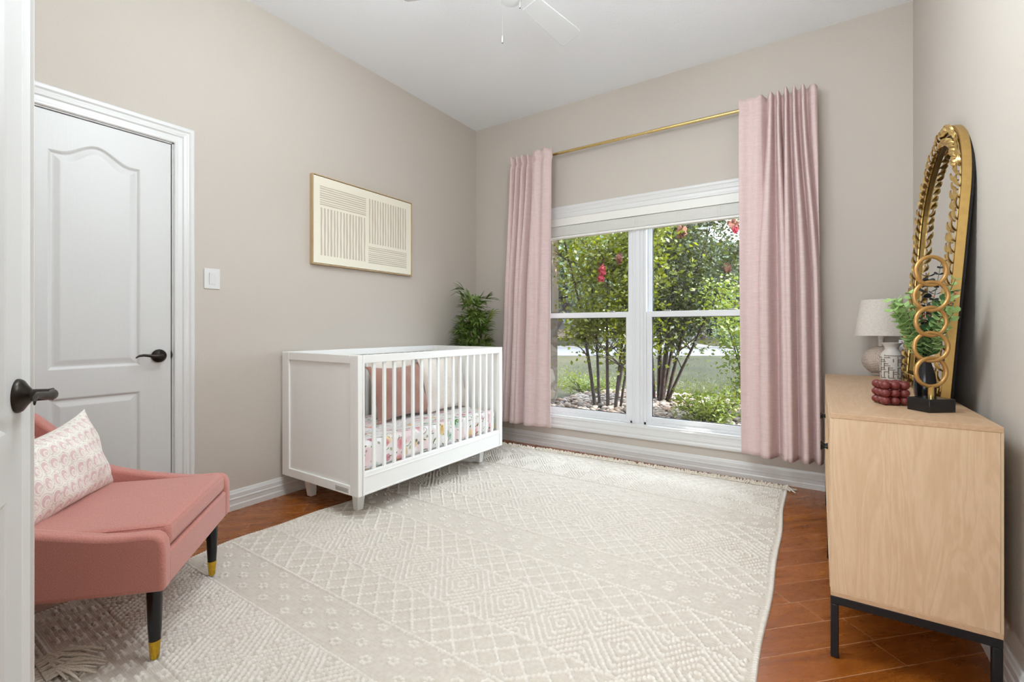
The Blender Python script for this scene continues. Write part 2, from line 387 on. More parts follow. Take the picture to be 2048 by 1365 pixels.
CASP = [(0, 0), (0, 0.009), (0.004, 0.013), (0.012, 0.013), (0.016, 0.010), (0.034, 0.011), (0.040, 0.016), (0.052, 0.018), (0.056, 0.015), (0.062, 0.016), (0.070, 0.021), (0.082, 0.021), (0.088, 0.016), (0.090, 0)]
def casing(name, origin, ax, nrm, x0, x1, z0, z1, bottom=False, width=0.09, reveal=0.0):
    # mitred picture-frame trim round an opening; ax = direction along the wall, nrm = direction into the room
    ax = Vector(ax); nrm = Vector(nrm); O = Vector(origin); k = width/0.09
    P = lambda s, z, d: tuple(O+ax*s+nrm*d+Vector((0, 0, z)))
    mb = MB()
    rings = []
    if bottom: corners = [(x0, z0, -1, -1), (x1, z0, 1, -1), (x1, z1, 1, 1), (x0, z1, -1, 1), (x0, z0, -1, -1)]
    else: corners = [(x0, z0, -1, 0), (x0, z1, -1, 1), (x1, z1, 1, 1), (x1, z0, 1, 0)]
    for x, z, sx, sz in corners: rings.append([P(x+sx*w*k, z+sz*w*k, d) for w, d in CASP])
    mb.loop(rings, True, not bottom)
    return struct(name, mb, TRIM, smooth=False)
casing('trim_1', (0, 0, 0), (0, 1, 0), (1, 0, 0), DY0, DY1, 0, DZ, width=0.097)
casing('trim_2', (0, 0, 0), (1, 0, 0), (0, -1, 0), OX0+0.005, OX1-0.005, OZ0-0.003, OZ1-0.015, bottom=True, width=0.105)
casing('trim_3', (0, YN, 0), (1, 0, 0), (0, 1, 0), RX0, RX1, 0, 2.07)
jm = MB().box((-0.12, DY0, 0), (0, DY0+0.012, DZ)).box((-0.12, DY1-0.006, 0), (0, DY1, DZ)).box((-0.12, DY0, DZ-0.006), (0, DY1, DZ))
struct('trim_4', jm, TRIM)

# ------------------------------------------------------------------ doors
def panel_door(name, w, h, th, p_up, p_lo, stile_edge=None):
    """leaf in local coords: x 0..w along the leaf, y thickness (front face y=0, body to +y), z up."""
    def contour(rect, arch, ins, N=25):
        x0, x1, z0, z1 = rect; pts = [(x0+ins, z0+ins), (x1-ins, z0+ins)]
        for i in range(N):
            s = i/(N-1); x = (x1-ins)+(x0-x1+2*ins)*s
            c = abs(2*s-1)
            b = arch*(0.5+0.5*math.cos(PI*min(1, c/0.80))) if arch else 0
            pts.append((x, z1-ins+b))
        return pts
    prof = [(0, 0), (0.004, 0.0015), (0.012, 0.0075), (0.016, 0.008), (0.022, 0.007), (0.040, 0.002), (0.044, 0.0015)]
    bm = bmesh.new()
    def face_side(y0, sgn):
        outer = [bm.verts.new((x, y0, z)) for x, z in ((0, 0), (w, 0), (w, h), (0, h))]
        es = [bm.edges.new((outer[i], outer[(i+1) % 4])) for i in range(4)]
        for rect, arch in ((p_up[0], p_up[1]), (p_lo[0], p_lo[1])):
            prev = None
            for ins, d in prof:
                ring = [bm.verts.new((x, y0+sgn*d, z)) for x, z in contour(rect, arch, ins)]
                if prev is None: es += [bm.edges.new((ring[i], ring[(i+1) % len(ring)])) for i in range(len(ring))]
                else:
                    for i in range(len(ring)):
                        j = (i+1) % len(ring); bm.faces.new((prev[i], prev[j], ring[j], ring[i]))
                prev = ring
            bm.faces.new(prev)
        bmesh.ops.triangle_fill(bm, use_beauty=True, edges=es)
        return outer
    a = face_side(0, 1); b = face_side(th, -1)
    for i in range(4):
        j = (i+1) % 4; bm.faces.new((a[i], a[j], b[j], b[i]))
    bmesh.ops.recalc_face_normals(bm, faces=bm.faces)
    me = bpy.data.meshes.new(name); bm.to_mesh(me); bm.free(); me.materials.append(DOOR)
    o = bpy.data.objects.new(name, me); COL.objects.link(o); return o
leafw = DY1-0.011-(DY0+0.016)
d1 = panel_door('door_1', leafw, 2.039, 0.035, ((0.132, leafw-0.132, 0.872, 1.868), 0.062), ((0.132, leafw-0.132, 0.24, 0.742), 0))
d1.rotation_euler = (0, 0, PI/2); d1.location = (-0.004, DY0+0.016, 0.008); d1['kind'] = 'structure'
# local x -> +Y, local y -> -X : body recedes into the wall
def lever(parent, M, flip=1):
    """M maps local (x along the leaf toward the hinge, y out of the face, z up), origin at the spindle."""
    h = MB(); h.lathe([(0.034, 0), (0.034, 0.003), (0.031, 0.008), (0.020, 0.015), (0.0125, 0.021), (0.0115, 0.045), (0.013, 0.052)], n=32, M=M @ Matrix.Rotation(-PI/2, 4, 'X'))
    ros = h.build('door_handle', BRONZE, parent, smooth=True); ros['label'] = 'dark bronze lever handle'
    g = MB(); P = [(0, 0.050, 0), (0.012, 0.055, 0.001), (0.03, 0.055, 0.0), (0.055, 0.052, 0.004), (0.08, 0.050, 0.008), (0.1, 0.052, 0.006), (0.115, 0.055, -0.003)]
    Hh = [0.011, 0.0105, 0.009, 0.0075, 0.0065, 0.006, 0.004]; T = [0.009, 0.008, 0.0055, 0.0045, 0.004, 0.0035, 0.002]
    rings = []
    for (x, y, z), hh, tt in zip(P, Hh, T):
        rings.append([tuple(M @ Vector((x*1.0, y+tt*math.cos(a), z+hh*math.sin(a)))) for a in [2*PI*k/12 for k in range(12)]])
    g.loop(rings); g.build('lever', BRONZE, ros, smooth=True)
M1 = Matrix(((0, 1, 0, 0.0), (-1, 0, 0, -2.677), (0, 0, 1, 0.925), (0, 0, 0, 1)))   # world: local x -> -Y, local y -> +X
M1w = d1.matrix_basis.inverted() @ M1
lever(d1, M1w)
lt = MB().lathe([(0.021, 0), (0.021, 0.002), (0.015, 0.004)], n=20, M=Matrix.Translation((-0.010, DY1-0.0075, 0.928)) @ Matrix.Rotation(PI/2, 4, 'X') )
lt.build('strike_plate', plain('dark_strike', srgb(30, 22, 20), 0.4), None).matrix_parent_inverse = Matrix()
sp = bpy.data.objects['strike_plate']; sp.parent = bpy.data.objects['trim_4']

P2 = Vector((1.49, -3.42, 0)); sdir = Vector((-0.905, 0.427, 0)).normalized(); LW = 0.762
d2 = panel_door('door_2', LW, 2.04, 0.035, ((0.112, LW-0.112, 0.86, 1.86), 0.07), ((0.112, LW-0.112, 0.24, 0.73), 0))
# local x: from the latch edge back toward the hinge; local y: away from the visible face
x_ax = -sdir; n_face = Vector((0.427, 0.905, 0)).normalized(); y_ax = -n_face
d2.matrix_basis = Matrix(((x_ax.x, y_ax.x, 0, P2.x), (x_ax.y, y_ax.y, 0, P2.y), (0, 0, 1, 0.008), (0, 0, 0, 1)))
d2['kind'] = 'structure'
astr = MB(); RB = [(-0.001, 0.0), (-0.001, -0.006), (0.0015, -0.009), (0.005, -0.009), (0.007, -0.004), (0.034, -0.0015), (0.038, 0.0)]
astr.loop([[(x, y, 0.0) for x, y in RB], [(x, y, 2.04) for x, y in RB]]); astr.build('edge_bead', TRIM, d2)
M2 = Matrix(((1, 0, 0, 0.060), (0, -1, 0, 0.0), (0, 0, 1, 0.926), (0, 0, 0, 1)))
lever(d2, M2)
# ------------------------------------------------------------------ window units
def window_unit(name, x0, x1):
    root = bpy.data.objects.new(name, None); COL.objects.link(root); root['kind'] = 'structure'
    root.location = ((x0+x1)/2, 0.09, OZ0)
    def b(mb, nm, mat, **kw):
        o = mb.build(nm, mat, root, **kw); o.matrix_parent_inverse = Matrix.Translation(root.location).inverted(); return o
    z0, z1 = OZ0, OZ1; zm = 1.184
    fr = MB()
    fr.box((x0, 0.045, z0), (x0+0.018, 0.135, z1)).box((x1-0.018, 0.045, z0), (x1, 0.135, z1)).box((x0, 0.045, z1-0.03), (x1, 0.135, z1)).box((x0, 0.045, z0), (x1, 0.135, z0+0.025))
    b(fr, 'window_frame', VINYL, bevel=0.002)
    def sash(nm, y0, y1, a0, a1, st, rb, rt):
        s = MB(); X0, X1 = x0+0.016, x1-0.016
        s.box((X0, y0, a0), (X0+st, y1, a1)).box((X1-st, y0, a0), (X1, y1, a1)).box((X0+st, y0, a0), (X1-st, y1, a0+rb)).box((X0+st, y0, a1-rt), (X1-st, y1, a1))
        so = b(s, nm, VINYL, bevel=0.003)
        g = MB().box((X0+st, (y0+y1)/2-0.002, a0+rb), (X1-st, (y0+y1)/2+0.002, a1-rt)); go = g.build('window_pane', GLASS, so)
        k = MB(); e = 0.004
        xa, xb, za, zb = X0+st, X1-st, a0+rb, a1-rt; ym = (y0+y1)/2
        k.box((xa, ym-0.006, za), (xa+e, ym+0.006, zb)).box((xb-e, ym-0.006, za), (xb, ym+0.006, zb)).box((xa, ym-0.006, za), (xb, ym+0.006, za+e)).box((xa, ym-0.006, zb-e), (xb, ym+0.006, zb))
        ko = k.build('gasket', DARKGAP, so)
        return so
    up = sash('upper_sash', 0.095, 0.125, zm-0.012, z1-0.02, 0.036, 0.03, 0.036)
    lo = sash('lower_sash', 0.058, 0.090, z0+0.022, zm+0.022, 0.042, 0.046, 0.046)
    for fx in (0.22, 0.78):
        lk = MB(); cx = x0+(x1-x0)*fx; lk.box((cx-0.022, 0.060, zm+0.0225), (cx+0.022, 0.082, zm+0.032))
        b(lk, 'sash_lock', plain('lock_metal', srgb(150, 145, 138), 0.4, 0.6), bevel=0.003)
    return root
window_unit('window_1', OX0+0.012, 1.592)
window_unit('window_2', 1.690, OX1-0.012)
mu = MB(); MP = [(1.592, 0.045), (1.598, 0.038), (1.608, 0.038), (1.612, 0.043), (1.620, 0.043), (1.626, 0.036), (1.656, 0.036), (1.662, 0.043), (1.670, 0.043), (1.674, 0.038), (1.684, 0.038), (1.690, 0.045), (1.690, 0.135), (1.592, 0.135)]
mu.loop([[(x, y, OZ0) for x, y in MP], [(x, y, OZ1) for x, y in MP]]); struct('trim_5', mu, VINYL)
rv = MB().box((OX0, 0.0, OZ0), (OX0+0.012, 0.14, OZ1)).box((OX1-0.012, 0.0, OZ0), (OX1, 0.14, OZ1)).box((OX0, 0.0, OZ1-0.012), (OX1, 0.14, OZ1)).box((OX0, -0.004, OZ0-0.004), (OX1, 0.14, OZ0+0.006))
struct('trim_6', rv, TRIM)

# ================================================================== EXTERIOR
random.seed(5); rng = np.random.default_rng(7)
def leaves(C, size, aspect=0.5, upbias=0.0, rng=rng):
    """quad leaves at points C, folded kite shapes"""
    n = len(C); C = np.asarray(C)
    a = rng.normal(size=(n, 3)); a[:, 2] = a[:, 2]*0.6-0.2+upbias; a /= np.linalg.norm(a, axis=1)[:, None]
    b = np.cross(a, rng.normal(size=(n, 3))); b /= np.linalg.norm(b, axis=1)[:, None]; c = np.cross(a, b)
    s = size*(0.65+0.7*rng.random(n))[:, None]
    V = np.stack([C-a*s*0.5, C-a*s*0.05+b*s*aspect*0.5+c*s*0.08, C+a*s*0.5, C-a*s*0.05-b*s*aspect*0.5+c*s*0.08], 1).reshape(-1, 3)
    F = np.arange(n*4).reshape(n, 4); return V, F
LAWN = NT('lawn_grass'); _o = LAWN.obj()
_n = LAWN.noise(_o, 0.6, 4).outputs['Fac']; _f = LAWN.noise(_o, 30, 3, 0.7).outputs['Fac']
LAWN.base(LAWN.mix(LAWN.math('MULTIPLY', _f, 0.6), LAWN.ramp(_n, [(0.35, srgb(40, 37, 21)), (0.65, srgb(56, 49, 32))]), srgb(32, 35, 15)), 0.9, spec=0.1); LAWN.bump(_f, 0.8, 0.03)
lw = MB().box((-60, 0.14, -0.5), (40, 140, -0.012)); o_ = struct('lawn', lw, LAWN.mat)
CONC = plain('pale_concrete', srgb(92, 88, 86), 0.85, nscale=3, var=0.05, bump=0.2, bscale=60, bd=0.01)
ASPH = plain('street_asphalt', srgb(54, 52, 58), 0.85, nscale=5, var=0.05)
rd = MB()
def strip(a, b, w, z):
    a = Vector(a); b = Vector(b); d = (b-a).normalized(); q = Vector((-d.y, d.x, 0))*w/2
    return [tuple(a+q+Vector((0,0,z))), tuple(a-q+Vector((0,0,z))), tuple(b-q+Vector((0,0,z))), tuple(b+q+Vector((0,0,z)))]
st = MB(); v = strip((-30, 0.7, 0), (24, 35.2, 0), 6.4, 0.0); st.add(v+[(x, y, -0.3) for x, y, z in v], [(0,1,2,3), (4,7,6,5), (0,4,5,1), (1,5,6,2), (2,6,7,3), (3,7,4,0)]); struct('street', st, ASPH)
cb = MB(); v = strip((-32.0, 3.6, 0), (22.0, 38.1, 0), 0.35, 0.10); cb.add(v+[(x, y, -0.3) for x, y, z in v], [(0,1,2,3), (4,7,6,5), (0,4,5,1), (1,5,6,2), (2,6,7,3), (3,7,4,0)]); struct('curb', cb, CONC)
dv = MB(); v = [(-7.2, 19.6, 0.012), (-1.4, 23.4, 0.012), (-4.6, 31, 0.012), (-13, 54, 0.012), (-32, 110, 0.012), (-44, 110, 0.012), (-24, 60, 0.012), (-13.5, 34, 0.012)]
dv.add(v+[(x, y, -0.3) for x, y, z in v], [tuple(range(8)), tuple(reversed(range(8, 16)))]+[(i, (i+1) % 8, (i+1) % 8+8, i+8) for i in range(8)]); struct('driveway', dv, CONC)

# rock bed under the window
def m_rock():
    t = NT('river_rock'); o = t.obj(); n = t.n('TexVoronoi', {'Vector': o, 'Scale': 9}).outputs['Color']
    c = t.ramp(t.n('SeparateXYZ', {0: n}).outputs[0], [(0.0, srgb(122, 106, 96)), (0.35, srgb(144, 130, 120)), (0.6, srgb(104, 92, 88)), (0.85, srgb(132, 104, 86))], 'CONSTANT')
    t.base(t.mix(t.math('MULTIPLY', t.noise(o, 40, 3).outputs['Fac'], 0.3), c, srgb(60, 50, 46)), 0.85); return t.mat
ico = bmesh.new(); bmesh.ops.create_icosphere(ico, subdivisions=1, radius=1.0)
iv = np.array([v.co[:] for v in ico.verts]); ivf = np.array([[v.index for v in f.verts] for f in ico.faces]); ico.free()
n = 5200; cx = rng.uniform(-0.22, 3.6, n); cy = rng.uniform(0.5, 1.0, n)+rng.random(n)*(2.75+0.25*np.sin(cx*2.1)); sz = rng.uniform(0.018, 0.05, n)
ang = rng.uniform(0, 2*PI, n); V = iv[None]*np.stack([sz*rng.uniform(0.9, 1.5, n), sz, sz*rng.uniform(0.5, 0.8, n)], 1)[:, None, :]
ca, sa = np.cos(ang)[:, None], np.sin(ang)[:, None]
V = np.stack([V[..., 0]*ca-V[..., 1]*sa+cx[:, None], V[..., 0]*sa+V[..., 1]*ca+cy[:, None], V[..., 2]+(0.012+rng.random(n)*0.05)[:, None]], -1)
F = (ivf[None]+(np.arange(n)*len(iv))[:, None, None]).reshape(-1, 3)
rocks = np_mesh('river_rocks', V.reshape(-1, 3), F, m_rock(), smooth=True)
tag(rocks, 'bed of tan and grey river rocks below the window', 'rocks', kind='stuff')
n = 9000; cx = rng.uniform(-4, 4.5, n); cy = 3.5+rng.gamma(2.0, 0.8, n); C = np.stack([cx, cy, np.full(n, 0.02)], 1)
gV, gF = leaves(C, 0.09, 0.12, upbias=1.4)
grs = np_mesh('grass_blades', gV, gF, m_leaf('grass_blade', srgb(38, 42, 17), srgb(64, 63, 32)), smooth=False)
tag(grs, 'tufts of longer grass along the edge of the rock bed', 'grass', kind='stuff')

# stone wing wall at the left of the window view
def m_stone():
    t = NT('limestone'); o = t.obj(); v = t.n('TexVoronoi', {'Vector': t.mapp(o, (3.5, 3.5, 5.5)), 'Scale': 1.0, 'Randomness': 0.8}, feature='DISTANCE_TO_EDGE').outputs['Distance']
    vc = t.n('TexVoronoi', {'Vector': t.mapp(o, (3.5, 3.5, 5.5)), 'Scale': 1.0, 'Randomness': 0.8}).outputs['Color']
    c = t.ramp(t.n('SeparateXYZ', {0: vc}).outputs[0], [(0, srgb(112, 92, 74)), (0.4, srgb(132, 114, 96)), (0.7, srgb(96, 76, 60)), (1, srgb(140, 126, 110))])
    c = t.mix(t.math('LESS_THAN', v, 0.05), c, srgb(104, 96, 88)); t.base(c, 0.9); t.bump(t.math('ADD', v, t.math('MULTIPLY', t.noise(o, 20, 4).outputs['Fac'], 0.3)), 0.9, 0.05); return t.mat
STONE = m_stone()
sw = MB().box((-1.6, 0.14, -0.02), (-0.30, 2.3, 1.30)); struct('wing_wall', sw, STONE)
sw = MB().box((-1.6, 0.14, 1.30), (-0.285, 2.31, 3.2)); struct('wing_siding', sw, plain('tan_board', srgb(134, 112, 88), 0.7, nscale=6, var=0.06))
ev = MB().box((-1.9, 0.14, 3.2), (5, 1.12, 3.35)); struct('eave', ev, TRIM)  # unseen overhang, deepened to keep the sun off the rug

BARK = plain('bark', srgb(52, 38, 32), 0.9, nscale=25, var=0.2, bump=0.5, bscale=40, bd=0.01)
LG1 = m_leaf('crape_leaf_yellow', srgb(38, 50, 12), srgb(122, 124, 22), 0.42)
LG2 = m_leaf('crape_leaf_dark', srgb(22, 30, 14), srgb(72, 76, 42), 0.25)
LG3 = m_leaf('shrub_leaf_lime', srgb(64, 84, 20), srgb(118, 128, 46), 0.4)
LG4 = m_leaf('tree_leaf_far', srgb(24, 34, 20), srgb(62, 72, 42), 0.1)
LG5 = m_leaf('tree_leaf_sage', srgb(52, 64, 44), srgb(96, 104, 78), 0.15)
BLOOM = plain('crape_bloom', srgb(150, 24, 44), 0.6, nscale=30, var=0.2)
BLOOM2 = plain('faded_bloom', srgb(112, 62, 42), 0.7, nscale=30, var=0.2)
def stem_path(base, top, n=9, wob=0.05, r=random):
    b = Vector(base); t = Vector(top); pts = []; ox = oy = 0
    for i in range(n):
        s = i/(n-1); ox += r.uniform(-wob, wob); oy += r.uniform(-wob, wob)
        p = b.lerp(t, s); pts.append(Vector((p.x+ox*s+(t.x-b.x)*0.25*(s*s-s), p.y+oy*s, p.z)))
    return pts
def shrub_tree(name, base, stems, label, group, leafmat, lsize, nleaf, zlo, blooms, seed, spread=0.22, zw=1.0, extra=None):
    R = random.Random(seed); G = np.random.default_rng(seed)
    root = thing(name, base, label, 'tree', group)
    C = []
    for (dx, dy, tx, ty, tz, r0) in stems:
        P = stem_path((dx, dy, 0), (tx, ty, tz), 10, 0.04, R)
        mb = MB(); mb.tube(P, [r0*(1-0.75*i/9) for i in range(10)], 7)
        for k in range(16):
            i = R.randint(2, 8); a = P[i]; L = R.uniform(0.3, 0.75); an = R.uniform(0, 2*PI)
            e = a+Vector((math.cos(an)*L*0.8, math.sin(an)*L*0.7, R.uniform(0.1, 0.6)*L+0.1)); q = [a, a.lerp(e, 0.5)+Vector((0, 0, 0.03)), e]
            mb.tube(q, [0.008, 0.006, 0.003], 5)
            m = int(nleaf/len(stems)/16)
            if e.z > zlo or R.random() < 0.16:
                tt = G.random(m)[:, None]; pts = np.array(a)[None]*(1-tt)+np.array(e)[None]*tt+G.normal(size=(m, 3))*spread*(0.35+0.65*tt)
                C.append(pts)
        mb.build('trunk', BARK, root, smooth=True)
    C = np.concatenate(C); C = C[(C[:, 2] > 0.15)]
    if extra is not None: C = np.concatenate([C, extra(G)])
    # keep leaves off the house wall
    wy = C[:, 1]+base[1]; C = C[wy > 0.45]
    V, F = leaves(C, lsize, 0.62, rng=G); np_mesh('foliage', V, F, leafmat, root, smooth=False)
    for (x, y, z, s, mt) in blooms:
        fb = MB().ball((x, y, z), (s*0.6, s*0.6, s*0.7), 14)
        fb.v = [(px+G.normal()*s*0.2, py+G.normal()*s*0.2, pz_+G.normal()*s*0.2) for px, py, pz_ in fb.v]; fb.build('flower_cluster', mt, root)
    return root
shrub_tree('crape_myrtle', (0.62, 2.0, 0.0), [(-0.22, 0.05, -0.95, 0.3, 3.0, 0.026), (-0.18, 0.10, -0.7, 0.7, 3.3, 0.022), (0.0, -0.05, -0.25, 0.3, 3.4, 0.024), (0.05, 0.05, 0.25, 0.5, 3.2, 0.020), (0.09, -0.05, 0.42, 0.3, 2.6, 0.022), (0.12, 0.05, 0.62, 0.2, 3.0, 0.018)],
           'multi-stemmed crape myrtle with yellow-green leaves outside the left half of the window', 'crape myrtles', LG1, 0.064, 12000, 1.2,
           [(-0.80, -0.2, 1.22, 0.06, BLOOM), (0.02, -0.3, 1.78, 0.07, BLOOM), (0.00, -0.3, 1.68, 0.06, BLOOM), (0.20, -0.2, 1.92, 0.07, BLOOM2), (0.42, -0.1, 1.25, 0.06, BLOOM), (-0.15, 0.1, 1.95, 0.07, BLOOM2)], 11)
shrub_tree('crape_myrtle', (1.02, 2.95, 0.0), [(-0.12, 0.0, -0.55, 0.3, 3.6, 0.040), (-0.05, 0.05, -0.1, 0.5, 3.8, 0.036), (0.0, -0.05, 0.35, 0.2, 3.7, 0.040), (0.06, 0.0, 0.85, 0.5, 3.3, 0.026), (0.08, -0.05, 1.15, 0.0, 2.3, 0.022), (-0.02, 0.08, 0.6, 0.9, 3.8, 0.03)],
           'taller crape myrtle with dark leaves and thick trunks outside the right half of the window', 'crape myrtles', LG2, 0.055, 21000, 1.45,
           [(0.35, -0.3, 2.35, 0.09, BLOOM2), (0.95, -0.2, 2.38, 0.09, BLOOM2), (0.98, -0.25, 2.30, 0.05, BLOOM), (0.85, 0.0, 1.85, 0.08, BLOOM2), (1.2, 0.0, 2.55, 0.08, BLOOM2)], 23, 0.26)
def bush(name, base, rx, ry, rz, nleaf, size, mat, label, seed, zc=None, cat='bush', nst=14):
    G = np.random.default_rng(seed); R = random.Random(seed); root = thing(name, base, label, cat)
    mb = MB(); C = []
    for k in range(nst):
        an = R.uniform(0, 2*PI); e = Vector((math.cos(an)*rx*R.uniform(0.2, 0.95), math.sin(an)*ry*R.uniform(0.2, 0.95), rz*R.uniform(0.45, 1.0)))
        P = [Vector((e.x*0.9, e.y*0.9, 0)) if rx > 3 else Vector((math.cos(an)*0.05, math.sin(an)*0.05, 0)), e*0.5 if rx < 3 else Vector((e.x, e.y, e.z*0.5))+Vector((0, 0, 0.08*rz)), e]; mb.tube(P, [0.012, 0.008, 0.003], 5)
        m = nleaf//nst; tt = G.random(m)[:, None]**0.6; pts = (np.array(e)[None]*tt if rx < 3 else np.array([e.x, e.y, 0])[None]+np.array([0, 0, e.z])[None]*tt)+G.normal(size=(m, 3))*0.156*min(rx, 3.2)*(1 if rx < 3 else 1.6); C.append(pts)
    mb.build('stem', BARK, root, smooth=True); C = np.concatenate(C); C = C[C[:, 2] > 0.02]; C = C[C[:, 1]+base[1] > 0.3]
    V, F = leaves(C, size, 0.5, rng=G); np_mesh('foliage', V, F, mat, root, smooth=False); return root
bush('lime_shrub', (2.28, 2.25, 0), 0.7, 0.6, 1.55, 9500, 0.05, LG3, 'tall lime green shrub at the right edge of the window view', 31)
bush('low_shrub', (1.90, 1.62, 0), 0.42, 0.35, 0.40, 2600, 0.04, LG3, 'low spreading lime green shrub over the rocks beside the right curtain', 32)
bush('perennial_plant', (-0.25, 3.2, 0), 0.5, 0.35, 0.30, 1500, 0.04, LG3, 'low yellow-green plant on the lawn edge behind the left crape myrtle', 33)
bush('ornamental_grass', (-1.5, 27.0, 0), 1.2, 1.0, 1.1, 1500, 0.3, LG5, 'round ornamental grass clump beside the driveway beyond the street', 34)
def big_tree(name, base, hgt, rad, nleaf, size, mat, label, seed, lean=(0, 0), trunk=0.25, zc=0.62, flat=0.55):
    G = np.random.default_rng(seed); R = random.Random(seed); root = thing(name, base, label, 'tree', 'trees across the street')
    top = Vector((lean[0], lean[1], hgt*zc)); P = [Vector((0, 0, -0.1)), top*0.35+Vector((lean[0]*0.1, 0, 0)), top*0.7, top]
    mb = MB().tube(P, [trunk, trunk*0.8, trunk*0.6, trunk*0.3], 8)
    blobs = []
    for k in range(16):
        an = R.uniform(0, 2*PI); q = R.uniform(0.25, 0.9); e = top+Vector((math.cos(an)*rad*q, math.sin(an)*rad*q, R.uniform(-0.35, 0.5)*hgt*0.5*(1.2-q)))
        mb.tube([top*0.6, (top*0.6).lerp(e, 0.6), e], [trunk*0.3, trunk*0.18, trunk*0.05], 5); blobs.append(e)
    mb.build('trunk', BARK, root, smooth=True)
    C = []
    for e in blobs:
        m = nleaf//16; d = G.normal(size=(m, 3)); d /= np.linalg.norm(d, axis=1)[:, None]; d *= (G.random(m)**0.4)[:, None]*rad*0.42; d[:, 2] *= 0.75; C.append(np.array(e)[None]+d)
    V, F = leaves(np.concatenate(C), size, 0.7, rng=G); np_mesh('foliage', V, F, mat, root, smooth=False); return root
big_tree('oak_tree', (-12.2, 22.8, 0), 8.5, 5.2, 9500, 0.45, LG5, 'sage green oak with a leaning trunk beside the stone house', 41, (2.2, 1.2), 0.3, 0.55)
big_tree('oak_tree', (-9.0, 33.0, 0), 10, 6.0, 9500, 0.6, LG4, 'dark green oak behind the left crape myrtle across the street', 42, (0.5, 0), 0.35)
big_tree('oak_tree', (-16.0, 46.0, 0), 11, 8.0, 9500, 0.8, LG4, 'broad dark oak behind the driveway seen below the meeting rail', 43, (0, 0), 0.4, 0.5)
big_tree('oak_tree', (-6.5, 44.0, 0), 10.0, 6.0, 7000, 0.65, LG5, 'pale green tree against the sky beside the right curtain', 44, (0, 0), 0.35)
big_tree('oak_tree', (-22.0, 36.0, 0), 11, 7.0, 9500, 0.7, LG4, 'tall oak behind the stone house at the far left of the window', 45, (0, 0), 0.4)
big_tree('oak_tree', (-26.0, 70.0, 0), 12, 11.0, 8000, 1.2, LG4, 'distant wide oak at the end of the driveway', 46, (0, 0), 0.5, 0.5)
big_tree('oak_tree', (1.5, 60.0, 0), 10, 9.0, 7000, 1.1, LG4, 'distant oak at the far right behind the iron fence', 47, (0, 0), 0.5, 0.45)
big_tree('oak_tree', (6.0, 11.0, 0), 8.0, 4.6, 4200, 0.4, LG4, 'large yard oak at the right whose shade falls on the front lawn', 48, (0, 0), 0.3, 0.6)
# house across the street
hr = thing('stone_house', (-24, 40, 0), 'white house with a stone base across the street, at the left of the window', 'house', rz=0.5)
MB().box((-7, 0, 0.9), (7, 6, 4.2)).build('wall', plain('house_white', srgb(84, 80, 78), 0.8), hr)
MB().box((-7.15, -0.12, -0.1), (7.15, 6.1, 1.0)).build('stone_base', STONE, hr)
hm = MB(); hm.add([(-7.8, -0.8, 4.2), (7.8, -0.8, 4.2), (7.8, 6.8, 4.2), (-7.8, 6.8, 4.2), (-5, 3, 6.6), (5, 3, 6.6)], [(0, 1, 5, 4), (1, 2, 5), (2, 3, 4, 5), (3, 0, 4), (0, 3, 2, 1)]); hm.build('roof', plain('house_roof', srgb(110, 104, 100), 0.85), hr)
for x in (-4.5, -0.8, 3.4):
    wf = MB().box((x, -0.1, 1.5), (x+1.6, 0.05, 2.9)).build('window', plain('house_window_frame', srgb(60, 60, 62), 0.5), hr)
    MB().box((x+0.12, -0.13, 1.62), (x+1.48, -0.09, 2.78)).build('pane', plain('house_pane', srgb(90, 104, 108), 0.15), wf)
bush('hedge', (-15.0, 66.0, 0), 10, 2.5, 4.2, 6000, 0.9, LG4, 'long dark hedge in the distance beyond the driveway', 51, cat='hedge', nst=40)
bush('hedge', (2.0, 64.0, 0), 8, 2.5, 4.6, 5000, 0.9, LG4, 'dark hedge in the distance at the right edge of the view, behind the fence', 52, cat='hedge', nst=34)
fr_ = thing('iron_fence', (-9, 52, 0), 'black iron picket fence beyond the driveway lawn', 'fence')
MB().box((-4, -0.03, 1.25), (13, 0.03, 1.33)).box((-4, -0.03, 0.15), (13, 0.03, 0.23)).build('rail', BLACKM, fr_)
pk = MB()
for i in range(86): pk.box((-4+i*0.2, -0.02, 0), (-3.96+i*0.2, 0.02, 1.45))
pk.build('pickets', BLACKM, fr_)

# ================================================================== RUG
X0, X1, Y0, Y1 = 0.44, 2.715, -3.30, -0.155
NX, NY = 820, 1130
xs = np.linspace(0, 1, NX); ys = np.linspace(Y0, Y1, NY); U, Yg = np.meshgrid(xs, ys, indexing='ij')
XX = U*(X1-X0)+X0
px_, py_ = 0.0150, 0.0122
beads = []                                   # (x, y, half length, half width, direction, height)
RB_ = random.Random(77)
def bead_line(xa_, ya_, xb_, yb_, pitch=0.0165, hl=0.0092, hw=0.0066, ht=1.0):
    L = math.hypot(xb_-xa_, yb_-ya_); n_ = max(1, int(round(L/pitch))); an_ = math.atan2(yb_-ya_, xb_-xa_)
    for q in range(n_):
        t_ = (q+0.5)/n_; x_ = xa_+(xb_-xa_)*t_; y_ = ya_+(yb_-ya_)*t_
        if X0+0.03 < x_ < X1-0.03 and Y0+0.01 < y_ < Y1-0.01: beads.append((x_+RB_.uniform(-1, 1)*0.001, y_+RB_.uniform(-1, 1)*0.001, hl*RB_.uniform(0.9, 1.1), hw, an_+RB_.uniform(-0.15, 0.15)+0.25, ht*RB_.uniform(0.8, 1.15)))
YM = -1.72
